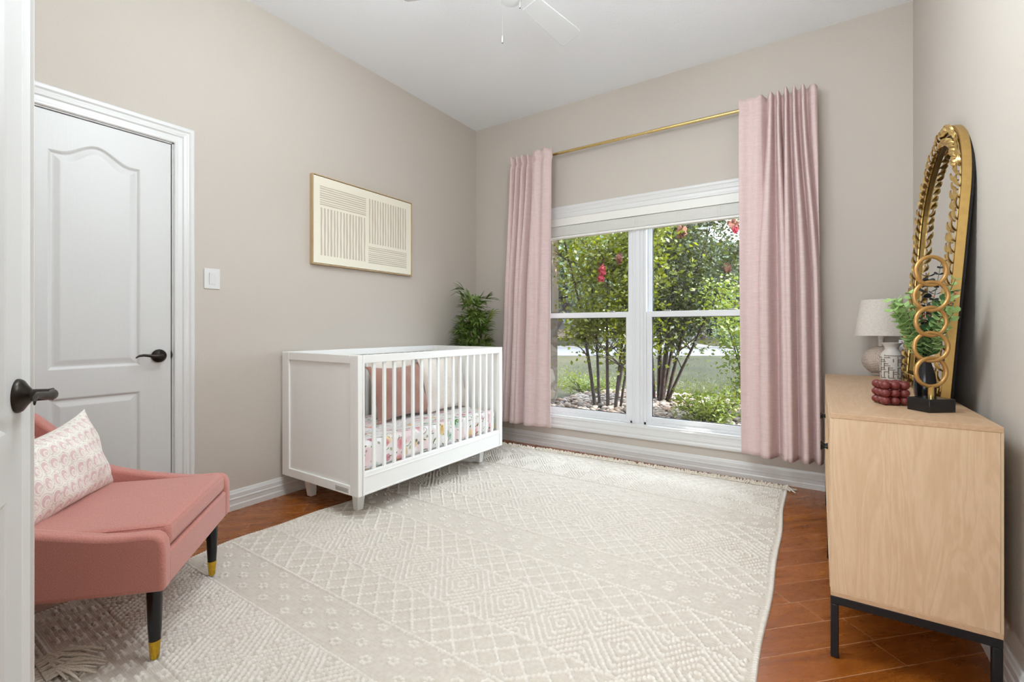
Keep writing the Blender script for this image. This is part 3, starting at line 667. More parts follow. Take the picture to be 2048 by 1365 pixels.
for sg_ in (1, -1):
    fy = lambda v: YM+sg_*v
    def lattice(a, b):
        k = X0-0.3
        while k < X1+0.3:
            bead_line(k, fy(a), k+0.194, fy(b)); bead_line(k+0.194, fy(a), k, fy(b)); k += 0.097
    def nested(a, b, per, levels, **kw):
        c = (a+b)/2; hh = (b-a)/2; k = X0-0.18
        while k < X1+0.3:
            for r_ in levels:
                w_, h_ = per/2*r_, hh*r_
                for (p_, q_) in (((w_, 0), (0, h_)), ((0, h_), (-w_, 0)), ((-w_, 0), (0, -h_)), ((0, -h_), (w_, 0))): bead_line(k+p_[0], fy(c+p_[1]), k+q_[0], fy(c+q_[1]), **kw)
                if r_ < 1:
                    for e_, sgn in ((c+hh, -1), (c-hh, 1)):
                        bead_line(k+per/2-w_, fy(e_), k+per/2, fy(e_+sgn*h_), **kw); bead_line(k+per/2, fy(e_+sgn*h_), k+per/2+w_, fy(e_), **kw)
            k += per
    def dots(a, b):
        r_ = 0; v_ = a+0.022
        while v_ < b:
            k = X0+0.06+(r_ % 2)*0.077
            while k < X1:
                for dx_, dy_ in ((-0.018, 0.0), (0.018, 0.0), (-0.006, 0.011), (0.008, 0.011), (0.006, -0.011), (-0.009, -0.011)): bead_line(k+dx_-0.006, fy(v_+dy_)-0.003, k+dx_+0.006, fy(v_+dy_)+0.003, ht=0.85)
                k += 0.155
            v_ += 0.046; r_ += 1
    dots(0.0, 0.112); lattice(0.125, 0.32); nested(0.33, 0.60, 0.23, (1, 0.74, 0.48, 0.2)); lattice(0.61, 0.80); dots(0.815, 1.015)
    nested(1.03, 1.34, 0.24, (1, 0.8, 0.6, 0.4, 0.2), hl=0.0098, hw=0.0075, ht=1.15)
    for yl in (0.118, 0.325, 0.605, 0.808, 1.022): bead_line(X0, fy(yl), X1, fy(yl), ht=1.0)
    j_ = 0; v_ = 1.36
    while v_ < 1.52:
        i_ = 0; k = X0+0.03
        while k < X1-0.03:
            if (i_+j_) % 2 == 0:
                for q in range(4): bead_line(k+0.005+q*0.0105, fy(v_)-0.016, k+0.005+q*0.0105, fy(v_)+0.016, hl=0.0085, hw=0.0050, ht=1.0)
            k += 0.044; i_ += 1
        v_ += 0.0425; j_ += 1
    v_ = 1.53
    while v_ < 1.575: bead_line(X0, fy(v_), X1, fy(v_), pitch=0.0125, hl=0.007, hw=0.0062, ht=0.9); v_ += 0.0150
for yy_ in np.arange(Y0, Y1, 0.0125):
    for xx_ in (X0+0.008, X1-0.008): beads.append((xx_, yy_, 0.010, 0.006, 0.2, 0.6))
Zl = np.zeros_like(XX); dxg = (X1-X0)/(NX-1); dyg = (Y1-Y0)/(NY-1)
for (bx_, by_, hl, hw, an_, ht) in beads:
    i0 = max(0, int((bx_-hl-X0)/dxg)); i1 = min(NX, int((bx_+hl-X0)/dxg)+2); j0 = max(0, int((by_-hl-Y0)/dyg)); j1 = min(NY, int((by_+hl-Y0)/dyg)+2)
    if i0 >= i1 or j0 >= j1: continue
    ddx = XX[i0:i1, j0:j1]-bx_; ddy = Yg[i0:i1, j0:j1]-by_; p_ = ddx*math.cos(an_)+ddy*math.sin(an_); q_ = -ddx*math.sin(an_)+ddy*math.cos(an_)
    Zl[i0:i1, j0:j1] = np.maximum(Zl[i0:i1, j0:j1], ht*np.sqrt(np.clip(1-(p_/hl)**2-(q_/hw)**2, 0, 1)))
rowr = 0.5+0.5*np.cos(2*PI*(Yg-Y0)/0.0122); colr = 0.5+0.5*np.cos(2*PI*(XX-X0)/0.0150*2)
flat = 0.0010*rowr+0.0006*colr
Z = 0.0040+0.0080*Zl+flat
Z += 0.0010*np.sin(XX*5.1+1)*np.sin(Yg*3.7)
# the left edge waves a little and the far edge is not quite straight
ewave = 0.018*np.sin(Yg*6.1+0.6)+0.010*np.sin(Yg*13.0)
XX2 = XX+(1-U)**3*ewave*1.0+U**4*(-0.020*np.clip((Yg+1.2)/1.0, 0, 1.2)-0.004*np.sin(Yg*9)); YY2 = Yg+np.clip((Yg+0.9)/0.75, 0, 1)**2*(0.018*U-0.075*(1-U)**2)
Z[0, :] = 0.001; Z[-1, :] = 0.001; Z[:, 0] = 0.001; Z[:, -1] = 0.001
rugroot = thing('area_rug', (0, 0, 0), 'large cream woven rug with raised diamond pattern on the floor', 'rug')
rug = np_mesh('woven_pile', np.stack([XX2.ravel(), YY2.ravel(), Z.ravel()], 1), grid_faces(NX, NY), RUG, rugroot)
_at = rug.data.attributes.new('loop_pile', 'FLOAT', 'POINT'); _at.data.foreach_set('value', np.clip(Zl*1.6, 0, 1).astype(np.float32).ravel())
# fringe at both short ends
def rug_far_y(x): u = (x-X0)/(X1-X0); return Y1+0.018*u-0.075*(1-u)**2
FRM = m_fabric('fringe_cotton', srgb(214, 200, 182), srgb(236, 228, 216), 300, 0.3)
R = random.Random(3); fr = MB()
x = X0
while x < X1-0.01:
    y = rug_far_y(x); L = R.uniform(0.025, 0.055); a = R.uniform(-1.4, 1.4)
    P = [(x, y-0.012, 0.010), (x+L*0.3*math.sin(a), y+L*0.35, 0.020+R.random()*0.010), (x+L*0.9*math.sin(a), y+L*0.65, 0.008), (x+L*1.4*math.sin(a)+R.uniform(-0.01, 0.01), y+L*0.8, 0.005)]
    fr.tube(P, [0.0062, 0.0060, 0.0054, 0.0036], 6); x += R.uniform(0.011, 0.018)
P = [(X0+(X1-X0)*i/200, rug_far_y(X0+(X1-X0)*i/200)+0.004*math.sin(i*1.9), 0.011+0.002*math.sin(i*2.3)) for i in range(198)]
fr.tube(P, 0.0085, 6)
for k in range(240):
    x = R.uniform(X0+0.02, X1-0.02); y = rug_far_y(x)+R.uniform(-0.006, 0.016); L = R.uniform(0.02, 0.045); a = R.uniform(0, 2*PI)
    fr.tube([(x, y, 0.010), (x+L*0.5*math.cos(a), y+L*0.3*math.sin(a), 0.024+R.random()*0.010), (x+L*math.cos(a), y+L*0.45*math.sin(a), 0.012)], [0.0052, 0.0055, 0.0036], 6)
for (x, dx, dy) in ((2.66, 0.055, -0.02), (2.67, 0.075, -0.035), (2.655, 0.05, 0.01), (2.1, 0.03, 0.03), (1.55, 0.02, 0.035), (1.45, -0.02, 0.03), (1.2, 0.02, 0.03)):
    y = rug_far_y(x); fr.tube([(x, y, 0.012), (x+dx*0.4, y+0.02, 0.02), (x+dx*0.8, y+dy+0.012, 0.012), (x+dx, y+dy, 0.006)], [0.0065, 0.0065, 0.0055, 0.004], 6)
fo = fr.build('fringe', FRM, rugroot, smooth=True)
fr = MB(); x = X0
while x < X1-0.01:
    L = R.uniform(0.03, 0.06); a = R.uniform(-0.8, 0.8); y = Y0
    fr.tube([(x, y+0.01, 0.010), (x+L*0.3*math.sin(a), y-L*0.4, 0.012), (x+L*math.sin(a), y-L, 0.004)], [0.0045, 0.004, 0.0025], 6); x += R.uniform(0.012, 0.02)
# loose tassels folded back over the corner near the open door
for k in range(26):
    x = 0.80+k*0.0055+R.uniform(-0.01, 0.01); tx = x+R.uniform(0.05, 0.13); y0 = -3.285; ty = y0+R.uniform(0.03, 0.15)
    fr.tube([(x, y0, 0.012), (x+(tx-x)*0.3, y0+(ty-y0)*0.3+0.01, 0.026+R.random()*0.012), (x+(tx-x)*0.7, y0+(ty-y0)*0.75, 0.024+R.random()*0.008), (tx, ty, 0.015)], [0.0042, 0.004, 0.0034, 0.002], 6)
fr.build('fringe', FRM, rugroot, smooth=True)

# ================================================================== CRIB
crib = thing('crib', (0.03, -2.03, 0), 'white wooden baby crib with slatted front along the left wall', 'crib')
CX, CY = 0.745, 1.38; ZB, ZT = 0.14, 0.92
def cbox(nm, boxes, par=crib, mat=CRIBW, bev=0.003):
    mb = MB()
    for a, b in boxes: mb.box(a, b)
    return mb.build(nm, mat, par, bevel=bev)
for y0, y1, yo in ((0, 0.03, 0), (CY-0.03, CY, 1)):
    ep = cbox('end_panel', [((0, y0, ZB), (0.075, y1, ZT)), ((CX-0.07, y0, ZB), (CX, y1, ZT)), ((0.075, y0, ZT-0.048), (CX-0.07, y1, ZT)), ((0.075, y0, ZB), (CX-0.07, y1, ZB+0.052)), ((0.07, y0+0.010, ZB+0.04), (CX-0.06, y1-0.010, ZT-0.04))])
    if yo == 0:
        lb = MB().box((0.545, -0.0008, ZB+0.010), (0.665, 0.0, ZB+0.036)); lo_ = lb.build('warning_label', plain('label_paper', srgb(224, 222, 216), 0.6), ep)
        tx = MB()
        for r_i, (zz, hh) in enumerate(((0.0325, 0.0022), (0.027, 0.0012), (0.0235, 0.0012), (0.020, 0.0012), (0.0165, 0.0012), (0.013, 0.0012))):
            xx = 0.549; RR = random.Random(r_i)
            while xx < 0.655:
                l = RR.uniform(0.004, 0.011); tx.box((xx, -0.0012, ZB+zz-hh/2), (min(xx+l, 0.661), -0.0008, ZB+zz+hh/2)); xx += l+0.0018
        tx.build('label_print', plain('print_grey', srgb(88, 88, 90), 0.7), lo_)
cbox('top_rail', [((CX-0.028, 0.03, ZT-0.046), (CX, CY-0.03, ZT))])
cbox('bottom_rail', [((CX-0.028, 0.03, ZB), (CX, CY-0.03, ZB+0.128))])
cbox('rail_moulding', [((CX, 0.043, ZB+0.004), (CX+0.003, CY-0.043, ZB+0.012)), ((CX, 0.043, ZB+0.10), (CX+0.003, CY-0.043, ZB+0.106))], bev=0.001)
cbox('corner_post', [((CX-0.03, 0.0305, ZB), (CX+0.004, 0.043, ZT))]); cbox('corner_post', [((CX-0.03, CY-0.045, ZB), (CX+0.004, CY-0.0305, ZT))])
ylist = [0.043+(CY-0.088)*(k+1)/17 for k in range(16)]
for y in ylist: cbox('slat', [((CX-0.023, y-0.0095, ZB+0.12), (CX-0.007, y+0.0095, ZT-0.04))], bev=0.002)
cbox('top_rail', [((0, 0.03, ZT-0.046), (0.028, CY-0.03, ZT))]); cbox('bottom_rail', [((0, 0.03, ZB), (0.028, CY-0.03, ZB+0.128))])
for y in ylist: cbox('slat', [((0.005, y-0.0095, ZB+0.12), (0.021, y+0.0095, ZT-0.04))], bev=0.002)
cbox('mattress_support', [((0.03, 0.032, ZB+0.09), (CX-0.03, CY-0.032, ZB+0.115))])
for ix, xx in enumerate((0.135, 0.60)):
    for iy, yy in enumerate((0.115, CY-0.115)):
        sx = -1 if ix == 0 else 1; sy = -1 if iy == 0 else 1
        lg = MB(); t_, b_ = 0.030, 0.020
        zb_ = 0.001 if ix == 0 else 0.011
        ox, oy = (0.012*(-sx), 0.010*(-sy))
        def rect(cx, cy, h, z): return [(cx-h, cy-h, z), (cx+h, cy-h, z), (cx+h, cy+h, z), (cx-h, cy+h, z)]
        # outer corner tapers in: top centred outward, foot pulled inward
        lg.loop([rect(xx-ox*0.2 if ix else xx-0.012, yy, t_, ZB), rect(xx+(0.0 if ix else 0.006), yy, b_, zb_)])
        lg.build('leg', CRIBW, crib, bevel=0.003)
mt = MB().box((0.765-0.745+0.012, 0.036, ZB+0.116), (CX-0.034, CY-0.036, ZB+0.286))
tm = thing('crib_mattress', (0.03, -2.03, 0), 'crib mattress in a white sheet printed with watercolour flowers', 'mattress')
mt.build('fitted_sheet', FLORAL, tm, bevel=0.035, seg=5)

def pillow(name, w, h, t, mat, label, loc, rot, parent=None, pinch=0.10, n=44, seed=1, dip=0.0, group=None, seam=True):
    G = np.random.default_rng(seed)
    u = np.linspace(-1, 1, n); A, B = np.meshgrid(u, u, indexing='ij')
    ax = A*(1-pinch*(1-np.abs(A)**2)*0-pinch*(1-B**2)*np.abs(A)**3*0.9); bz = B*(1-pinch*(1-A**2)*np.abs(B)**3*0.9)
    X = ax*w/2; Z = bz*h/2+h/2
    if dip: Z = Z-dip*(np.clip(B, 0, 1)**2)*(1-A**2)*h
    prof = (np.clip(1-np.abs(A)**2.4, 0, 1)*np.clip(1-np.abs(B)**2.4, 0, 1))**0.55
    wr = 0.006*np.sin(A*7+B*5+seed)*prof+0.004*np.sin(A*15-B*9)*prof*(1-prof)*2
    Yf = -t/2*prof+wr; Yb = t/2*prof+wr
    V = np.concatenate([np.stack([X.ravel(), Yf.ravel(), Z.ravel()], 1), np.stack([X.ravel(), Yb.ravel()+1e-4, Z.ravel()], 1)])
    F = np.concatenate([grid_faces(n, n), grid_faces(n, n, n*n)[:, ::-1]])
    uv = np.concatenate([np.stack([(A.ravel()+1)/2, (B.ravel()+1)/2*h/w], 1)]*2)
    o = np_mesh(name, V, F, mat, parent, True, uv)
    o.location = loc; o.rotation_euler = rot
    return o
pz = ZB+0.286
p = pillow('throw_pillow', 0.52, 0.40, 0.15, DUSTY, '', (0.43, -1.35, pz+0.002), (math.radians(-17), 0, PI/2+0.03), pinch=0.16, seed=2)
tag(p, 'dusty rose square pillow leaning at the left inside the crib', 'pillow', 'pillows in the crib')
# corner flanges
for sx in (-1, 1):
    for sz in (0, 1):
        kb = MB(); c0 = Vector((sx*0.245, 0, 0.014 if sz == 0 else 0.386)); e = c0+Vector((sx*0.022, 0, (0.012 if sz else -0.008)))
        kb.tube([tuple(c0-Vector((sx*0.02, 0, 0))), tuple(c0), tuple(e)], [0.012, 0.011, 0.004], 8); kb.build('corner_tuft', DUSTY, p, smooth=True)
p = pillow('throw_pillow', 0.46, 0.44, 0.15, CREAMF, '', (0.46, -0.925, pz+0.002), (math.radians(-16), 0, PI/2-0.05), pinch=0.12, seed=4)
tag(p, 'cream square pillow leaning right of the dusty rose one in the crib', 'pillow', 'pillows in the crib')
p = pillow('throw_pillow', 0.46, 0.44, 0.12, CREAMF, '', (0.275, -1.28, pz+0.002), (math.radians(-10), 0, PI/2+0.02), pinch=0.12, seed=6)
tag(p, 'cream pillow mostly hidden behind the dusty rose one in the crib', 'pillow', 'pillows in the crib')

# ================================================================== ACCENT CHAIR
chA = Vector((1.184, -3.071)); ang = math.atan2(0.65003707, -0.7599025)
chair = thing('accent_chair', (chA.x, chA.y, 0.011), 'low rose pink upholstered chair with black legs capped in brass', 'chair', rz=ang)
CW = 0.655; ZO = -0.011
prof_top = [(0.0, 0.375), (0.003, 0.402), (0.012, 0.420), (0.028, 0.430), (0.06, 0.433), (0.11, 0.432), (0.165, 0.436), (0.225, 0.447), (0.28, 0.457), (0.34, 0.470), (0.40, 0.486), (0.45, 0.504), (0.51, 0.545), (0.57, 0.602), (0.63, 0.672), (0.68, 0.718), (0.72, 0.748), (0.76, 0.768), (0.79, 0.772), (0.80, 0.74)]
side = [(s, z+ZO) for s, z in prof_top]+[(0.775, 0.50+ZO), (0.755, 0.29+ZO), (0.40, 0.262+ZO), (0.0, 0.250+ZO)]
for x0, x1 in ((0.0, 0.052), (CW-0.052, CW)):
    mb = MB(); mb.loop([[(x0, s, z) for s, z in side], [(x1, s, z) for s, z in side]])
    mb.build('arm', PINK, chair, bevel=0.014, seg=4)
fb = MB().box((0.046, 0.004, 0.250+ZO), (CW-0.046, 0.06, 0.360+ZO)); fb.build('front_rail', PINK, chair, bevel=0.010, seg=3)
fb = MB().box((0.046, 0.05, 0.262+ZO), (CW-0.046, 0.66, 0.33+ZO)); fb.build('seat_deck', PINK, chair, bevel=0.004)
# cushion with a crowned top
n1, n2 = 30, 30; u = np.linspace(0, 1, n1); A, B = np.meshgrid(u, u, indexing='ij')
cm = MB().box((0.054, 0.006, 0.364+ZO), (CW-0.054, 0.60, 0.440+ZO)); co = cm.build('seat_cushion', PINK, chair, bevel=0.020, seg=5)
wl = MB()
pp = [(0.060, 0.60), (0.060, 0.024), (0.068, 0.012), (CW-0.068, 0.012), (CW-0.060, 0.024), (CW-0.060, 0.60)]
wl.tube([(x, y, 0.433+ZO) for x, y in pp], 0.0028, 6); wl.build('welt', PINK, co, smooth=True)
bk = MB(); bp = [(0.575, 0.33+ZO), (0.60, 0.43+ZO), (0.655, 0.60+ZO), (0.70, 0.745+ZO), (0.715, 0.775+ZO), (0.745, 0.785+ZO), (0.785, 0.765+ZO), (0.775, 0.50+ZO), (0.755, 0.29+ZO), (0.60, 0.28+ZO)]
bk.loop([[(0.045, s, z) for s, z in bp], [(CW-0.045, s, z) for s, z in bp]]); bk.build('backrest', PINK, chair, bevel=0.018, seg=4)
def legx(x, s, splx, sply, topz):
    mb = MB(); n = 24; rings = []
    pr = [(topz, 0.0235), (0.10, 0.0185), (0.060, 0.0160)]
    for z, r in pr:
        k = 1-z/topz; rings.append([(x+splx*k+r*math.cos(2*PI*i/n), s+sply*k+r*math.sin(2*PI*i/n), z) for i in range(n)])
    lg = mb.loop(rings).build('leg', BLACKL, chair, smooth=True)
    cp = MB(); rings = []
    for z, r in ((0.0605, 0.0166), (0.004, 0.0125), (0.0, 0.0105)):
        k = 1-z/topz; rings.append([(x+splx*k+r*math.cos(2*PI*i/n), s+sply*k+r*math.sin(2*PI*i/n), z) for i in range(n)])
    c = cp.loop(rings).build('leg_cap', LEGBRASS, lg, smooth=True); c['label'] = 'brass foot cap'
legx(0.067, 0.052, 0.0, 0.0, 0.25); legx(CW-0.067, 0.052, 0.0, 0.0, 0.25)
legx(0.067, 0.70, 0.0, 0.03, 0.262); legx(CW-0.067, 0.70, 0.0, 0.03, 0.262)
lp = pillow('lumbar_pillow', 0.58, 0.325, 0.16, PAISLEY, '', (0, 0, 0), (0, 0, 0), pinch=0.10, seed=9, dip=0.10)
tag(lp, 'white lumbar pillow with pink paisley print on the rose chair', 'pillow')
Ml = Matrix.Translation((chA.x, chA.y, 0)) @ Matrix.Rotation(ang, 4, 'Z') @ Matrix.Translation((0.325, 0.430, 0.418)) @ Matrix.Rotation(-0.07, 4, 'Z') @ Matrix.Rotation(math.radians(-17), 4, 'X') @ Matrix.Rotation(-0.05, 4, 'Y')
lp.matrix_basis = Ml

# ================================================================== SIDEBOARD
sb = thing('sideboard', (2.903, -1.84, 0), 'light oak sideboard on black metal legs along the right wall', 'cabinet')
SX, SY, SZ0, SZ1 = 0.397, 1.56, 0.200, 0.793
MB().box((0, 0, SZ1-0.016), (SX, SY, SZ1)).build('cabinet_top', OAKH, sb, bevel=0.0012)
MB().box((0.0, 0, SZ0), (SX, SY, SZ0+0.016)).build('bottom_board', OAKH, sb, bevel=0.0012)
for y in (0.001, SY-0.017): MB().box((0.018 if 0 else 0.0, y, SZ0+0.016), (SX-0.006, y+0.016, SZ1-0.016)).build('side_panel', OAKV, sb, bevel=0.001)
MB().box((SX-0.006, 0.0, SZ0+0.016), (SX, SY, SZ1-0.016)).build('back_panel', plain('hardboard', srgb(206, 182, 150), 0.8), sb)
MB().box((0.020, SY/2-0.008, SZ0+0.016), (SX-0.01, SY/2+0.008, SZ1-0.016)).build('divider', OAKV, sb)
CANE = NT('cane_weave'); _o = CANE.obj(); _w = CANE.n('TexChecker', {'Vector': _o, 'Scale': 160.0}).outputs['Fac']
CANE.base(CANE.mix(_w, srgb(214, 184, 138), srgb(176, 140, 96)), 0.7); CANE.bump(_w, 0.5, 0.002)
DW = SY/4
for k in range(4):
    y0, y1 = 0.018+k*(SY-0.036)/4+0.0015, 0.018+(k+1)*(SY-0.036)/4-0.0015
    z0, z1 = SZ0+0.018, SZ1-0.018; ym = (y0+y1)/2; hw = (y1-y0)/2-0.035
    bm = bmesh.new(); es = []
    def lp_(pts, x): 
        vs = [bm.verts.new((x, a, b)) for a, b in pts]; return vs
    outer = [(y0, z0), (y1, z0), (y1, z1), (y0, z1)]
    inner = [(ym-hw, z0+0.04), (ym+hw, z0+0.04)]+[(ym+hw*math.cos(PI*i/20), z1-0.035-0.17+0.17*math.sin(PI*i/20)) for i in range(21)]
    Lo, Li = lp_(outer, -0.002), lp_(inner, -0.002); Bo, Bi = lp_(outer, 0.014), lp_(inner, 0.008)
    for L in (Lo, Li): es += [bm.edges.new((L[i], L[(i+1) % len(L)])) for i in range(len(L))]
    bmesh.ops.triangle_fill(bm, use_beauty=True, edges=es)
    for A_, B_ in ((Lo, Bo), (Li, Bi)):
        for i in range(len(A_)): bm.faces.new((A_[i], A_[(i+1) % len(A_)], B_[(i+1) % len(A_)], B_[i]))
    bm.faces.new(Bo); bmesh.ops.recalc_face_normals(bm, faces=bm.faces)
    me = bpy.data.meshes.new('door'); bm.to_mesh(me); bm.free(); me.materials.append(OAKV); dd = bpy.data.objects.new('door', me); COL.objects.link(dd); dd.parent = sb
    cn = MB(); cn.loop([[(0.008, a, b) for a, b in inner], [(0.0085, a, b) for a, b in inner]]); cn.build('cane_panel', CANE.mat, dd)
    ky = (y1-0.022) if k % 2 == 0 else (y0+0.022)
    kn = MB(); kn.lathe([(0.009, 0.002), (0.0075, 0.004), (0.0045, 0.010), (0.005, 0.014), (0.0125, 0.022), (0.0135, 0.025), (0.012, 0.0265)], n=20, M=Matrix.Translation((0, ky, 0.600)) @ Matrix.Rotation(-PI/2, 4, 'Y')); kn.build('knob', BLACKM, dd, smooth=True)
lf = MB()
for (a, b) in (((0, 0.0, SZ0-0.026), (SX-0.001, 0.022, SZ0)), ((0, SY-0.022, SZ0-0.026), (SX-0.001, SY, SZ0)), ((0.0, 0.022, SZ0-0.026), (0.022, SY-0.022, SZ0)), ((SX-0.023, 0.022, SZ0-0.026), (SX-0.001, SY-0.022, SZ0))): lf.box(a, b)
lf.build('base_frame', BLACKM, sb, bevel=0.0015)
for x in (0.0, SX-0.023):
    for y in (0.0, SY/2-0.011, SY-0.022):
        MB().box((x, y, 0.0005), (x+0.022, y+0.022, SZ0-0.026)).build('leg', BLACKM, sb, bevel=0.0025)

# ================================================================== MIRROR
GOLD = plain('antique_gold', srgb(222, 190, 124), 0.36, metal=1.0, nscale=26, var=0.16, bump=0.15, bscale=60, bd=0.002)
GOLDB = plain('gold_leaf_band', srgb(206, 170, 104), 0.42, metal=0.85, nscale=50, var=0.08)
mr = thing('arched_mirror', (3.249, -0.935, 0.794), 'tall arched mirror with gilded leaf frame leaning on the right wall', 'mirror')
lean = math.atan(0.072)
mr.rotation_euler = (0, lean, 0)
mw, sp_h, tot = 0.435, 0.76, 1.135
def arch(ins, n=36):
    a = mw-ins; pts = [(-a, ins), (a, ins)]
    for i in range(n+1):
        th = PI*i/n; pts.append((a*math.cos(th), sp_h+(tot-ins-sp_h)*math.sin(th)))
    return pts
def ring_frame(i0, i1, x0, x1):
    o_, i_ = arch(i0), arch(i1); mb = MB()
    mb.loop([[(x0, a, b) for a, b in o_], [(x0, a, b) for a, b in i_], [(x1, a, b) for a, b in i_], [(x1, a, b) for a, b in o_], [(x0, a, b) for a, b in o_]], True, False); return mb
ring_frame(0.0, 0.012, -0.004, 0.022).build('frame', GOLDB, mr, bevel=0.001)
ring_frame(0.012, 0.060, 0.004, 0.022).build('inner_moulding', plain('dull_gold', srgb(120, 96, 52), 0.45, metal=0.9, nscale=40, var=0.15), mr)
g = MB(); ip = arch(0.055); g.loop([[(0.011, a, b) for a, b in ip], [(0.014, a, b) for a, b in ip]]); MIR = NT('mirror_silver'); MIR.base((0.86, 0.86, 0.86, 1), 0.02, 1.0); g.build('mirror_glass', MIR.mat, mr)
g = MB(); ip = arch(0.002); g.loop([[(0.0225, a, b) for a, b in ip], [(0.030, a, b) for a, b in ip]]); g.build('backing_board', plain('backing_dark', srgb(30, 24, 20), 0.9), mr)
# paired gilt leaves climbing both sides and across the base
lv = MB()
def leafgeo(mb, c, d, s, lift, tw):
    d = d.normalized(); nn = Vector((-1, 0, 0)); q = d.cross(nn).normalized()
    dd = (d*math.cos(lift)+nn*math.sin(lift)).normalized(); n2 = q.cross(dd); q = (q*math.cos(tw)+n2*math.sin(tw)).normalized(); n2 = q.cross(dd)
    if n2.x > 0: n2 = -n2
    rows = []; N = 6
    for i in range(N+1):
        t = i/N; w_ = s*0.36*math.sin(PI*min(1, t*0.92+0.06))**0.8*(1-0.35*t); cc = c+dd*(s*t)+n2*(s*0.12*math.sin(PI*t))
        rows.append([cc-q*w_+n2*0.0015, cc-q*w_*0.5+n2*w_*0.45, cc+n2*w_*0.15, cc+q*w_*0.5+n2*w_*0.45, cc+q*w_+n2*0.0015, cc-n2*0.003])
    mb.loop([[tuple(p) for p in r] for r in rows])
path = []; N = 400
cp = arch(0.036, 80); per = [Vector((0.0, a, b)) for a, b in cp[1:]+[cp[0]]]      # right base corner, up, over, down the left
seg = [0]
for i in range(1, len(per)): seg.append(seg[-1]+(per[i]-per[i-1]).length)
def at(s):
    for i in range(1, len(per)):
        if seg[i] >= s: t = (s-seg[i-1])/max(1e-9, seg[i]-seg[i-1]); return per[i-1].lerp(per[i], t), (per[i]-per[i-1]).normalized()
    return per[-1], (per[-1]-per[-2]).normalized()
T = seg[-1]; R = random.Random(4); s = 0.01
while s < T-0.01:
    c, d = at(s); up = d if s < T/2 else -d
    side_ = Vector((0, -d.z, d.y))
    for sg in (-1, 1):
        leafgeo(lv, Vector((-0.004, c.y, c.z))+side_*sg*0.016, up*0.90+side_*sg*R.uniform(0.30, 0.55), R.uniform(0.042, 0.050), R.uniform(0.20, 0.42), R.uniform(-0.3, 0.3)+sg*0.2)
    s += 0.040
yy = -mw+0.03
while yy < mw-0.02:
    for sg in (-1, 1): leafgeo(lv, Vector((-0.004, yy, 0.026+sg*0.008)), Vector((0, -1, sg*0.5)), R.uniform(0.036, 0.044), R.uniform(0.2, 0.45), R.uniform(-0.3, 0.3))
    yy += 0.028
gl = lv.build('leaf_garland', GOLD, mr, smooth=True); gl['label'] = 'gilded leaf garland'
vn = MB(); pts = [at(T*i/160)[0] for i in range(161)]; vn.tube([(0.0, p.y, p.z) for p in pts], 0.004, 6); vn.build('vine_stem', GOLD, mr, smooth=True)

# ================================================================== TABLE LAMP
TOPZ = SZ1
lm = thing('table_lamp', (3.178, -0.165, TOPZ), 'table lamp with ribbed blush ceramic ball base and linen drum shade', 'lamp')
def m_ribbed():
    t = NT('ribbed_ceramic'); o = t.obj(); s = t.n('SeparateXYZ', {0: o})
    an = t.math('ARCTAN2', s.outputs[1], s.outputs[0]); a = t.math('SINE', t.math('MULTIPLY', an, 60.0)); b = t.math('SINE', t.math('MULTIPLY', s.outputs[2], 620.0))
    h = t.math('MULTIPLY', t.math('ADD', a, 1.0), t.math('ADD', b, 1.0)); t.base(t.mix(t.math('MULTIPLY', h, 0.25), srgb(196, 172, 156), srgb(232, 222, 210)), 0.6); t.bump(h, 0.6, 0.003); return t.mat
r = 0.092; pf = [(0.040, 0.0), (0.044, 0.002)]
for i in range(1, 24):
    a = -PI/2+PI*i/24
    rr = r*math.cos(a)
    if rr > 0.040: pf.append((rr, 0.084+0.084*math.sin(a)))
pf += [(0.030, 0.166), (0.014, 0.170)]
MB().lathe(pf, n=64).build('lamp_base', m_ribbed(), lm, smooth=True)
MB().lathe([(0.013, 0.168), (0.013, 0.212), (0.016, 0.214), (0.016, 0.24)], n=24).build('lamp_neck', plain('lamp_neck_white', srgb(220, 212, 206), 0.5), lm, smooth=True)
LIN = m_fabric('shade_linen', srgb(206, 196, 186), srgb(222, 214, 204), 260, 0.2, 0.1)
sh = MB(); n = 64; rings = []
for rr, z in ((0.130, 0.232), (0.100, 0.445), (0.098, 0.445), (0.128, 0.232), (0.130, 0.232)): rings.append([(rr*math.cos(2*PI*k/n), rr*math.sin(2*PI*k/n), z) for k in range(n)])
sh.loop(rings, True, False).build('lamp_shade', LIN, lm, smooth=True, angle=60)
sp_ = MB(); 
for k in range(3): a = 2*PI*k/3; sp_.tube([(0.012*math.cos(a), 0.012*math.sin(a), 0.235), (0.127*math.cos(a), 0.127*math.sin(a), 0.2345)], 0.0015, 6)
sp_.build('shade_spider', plain('spider_white', srgb(210, 208, 205), 0.4), lm)

# ================================================================== MAZE VASE
vs = thing('maze_vase', (3.196, -0.475, TOPZ), 'white ceramic vase carved with grooved maze lines in front of the lamp', 'vase')
VB = plain('vase_stoneware', srgb(206, 198, 190), 0.6, nscale=30, var=0.04)
VD = plain('vase_groove', srgb(120, 106, 92), 0.8)
prf = [(0.046, 0), (0.049, 0.003), (0.0505, 0.03), (0.0505, 0.10), (0.050, 0.128), (0.044, 0.143), (0.030, 0.160), (0.029, 0.170), (0.034, 0.182), (0.046, 0.195), (0.048, 0.198), (0.044, 0.198), (0.030, 0.180), (0.025, 0.165), (0.025, 0.10)]
MB().lathe(prf, n=48).build('vase_body', VB, vs, smooth=True)
def vr(z): return np.interp(z, [p[1] for p in prf[:7]], [p[0] for p in prf[:7]])
mz = MB(); gv = MB()
RV = random.Random(8); cells = [(i, j, 'h' if (i+j) % 2 else 'v') for i in range(16) for j in range(6) if RV.random() < 0.66]
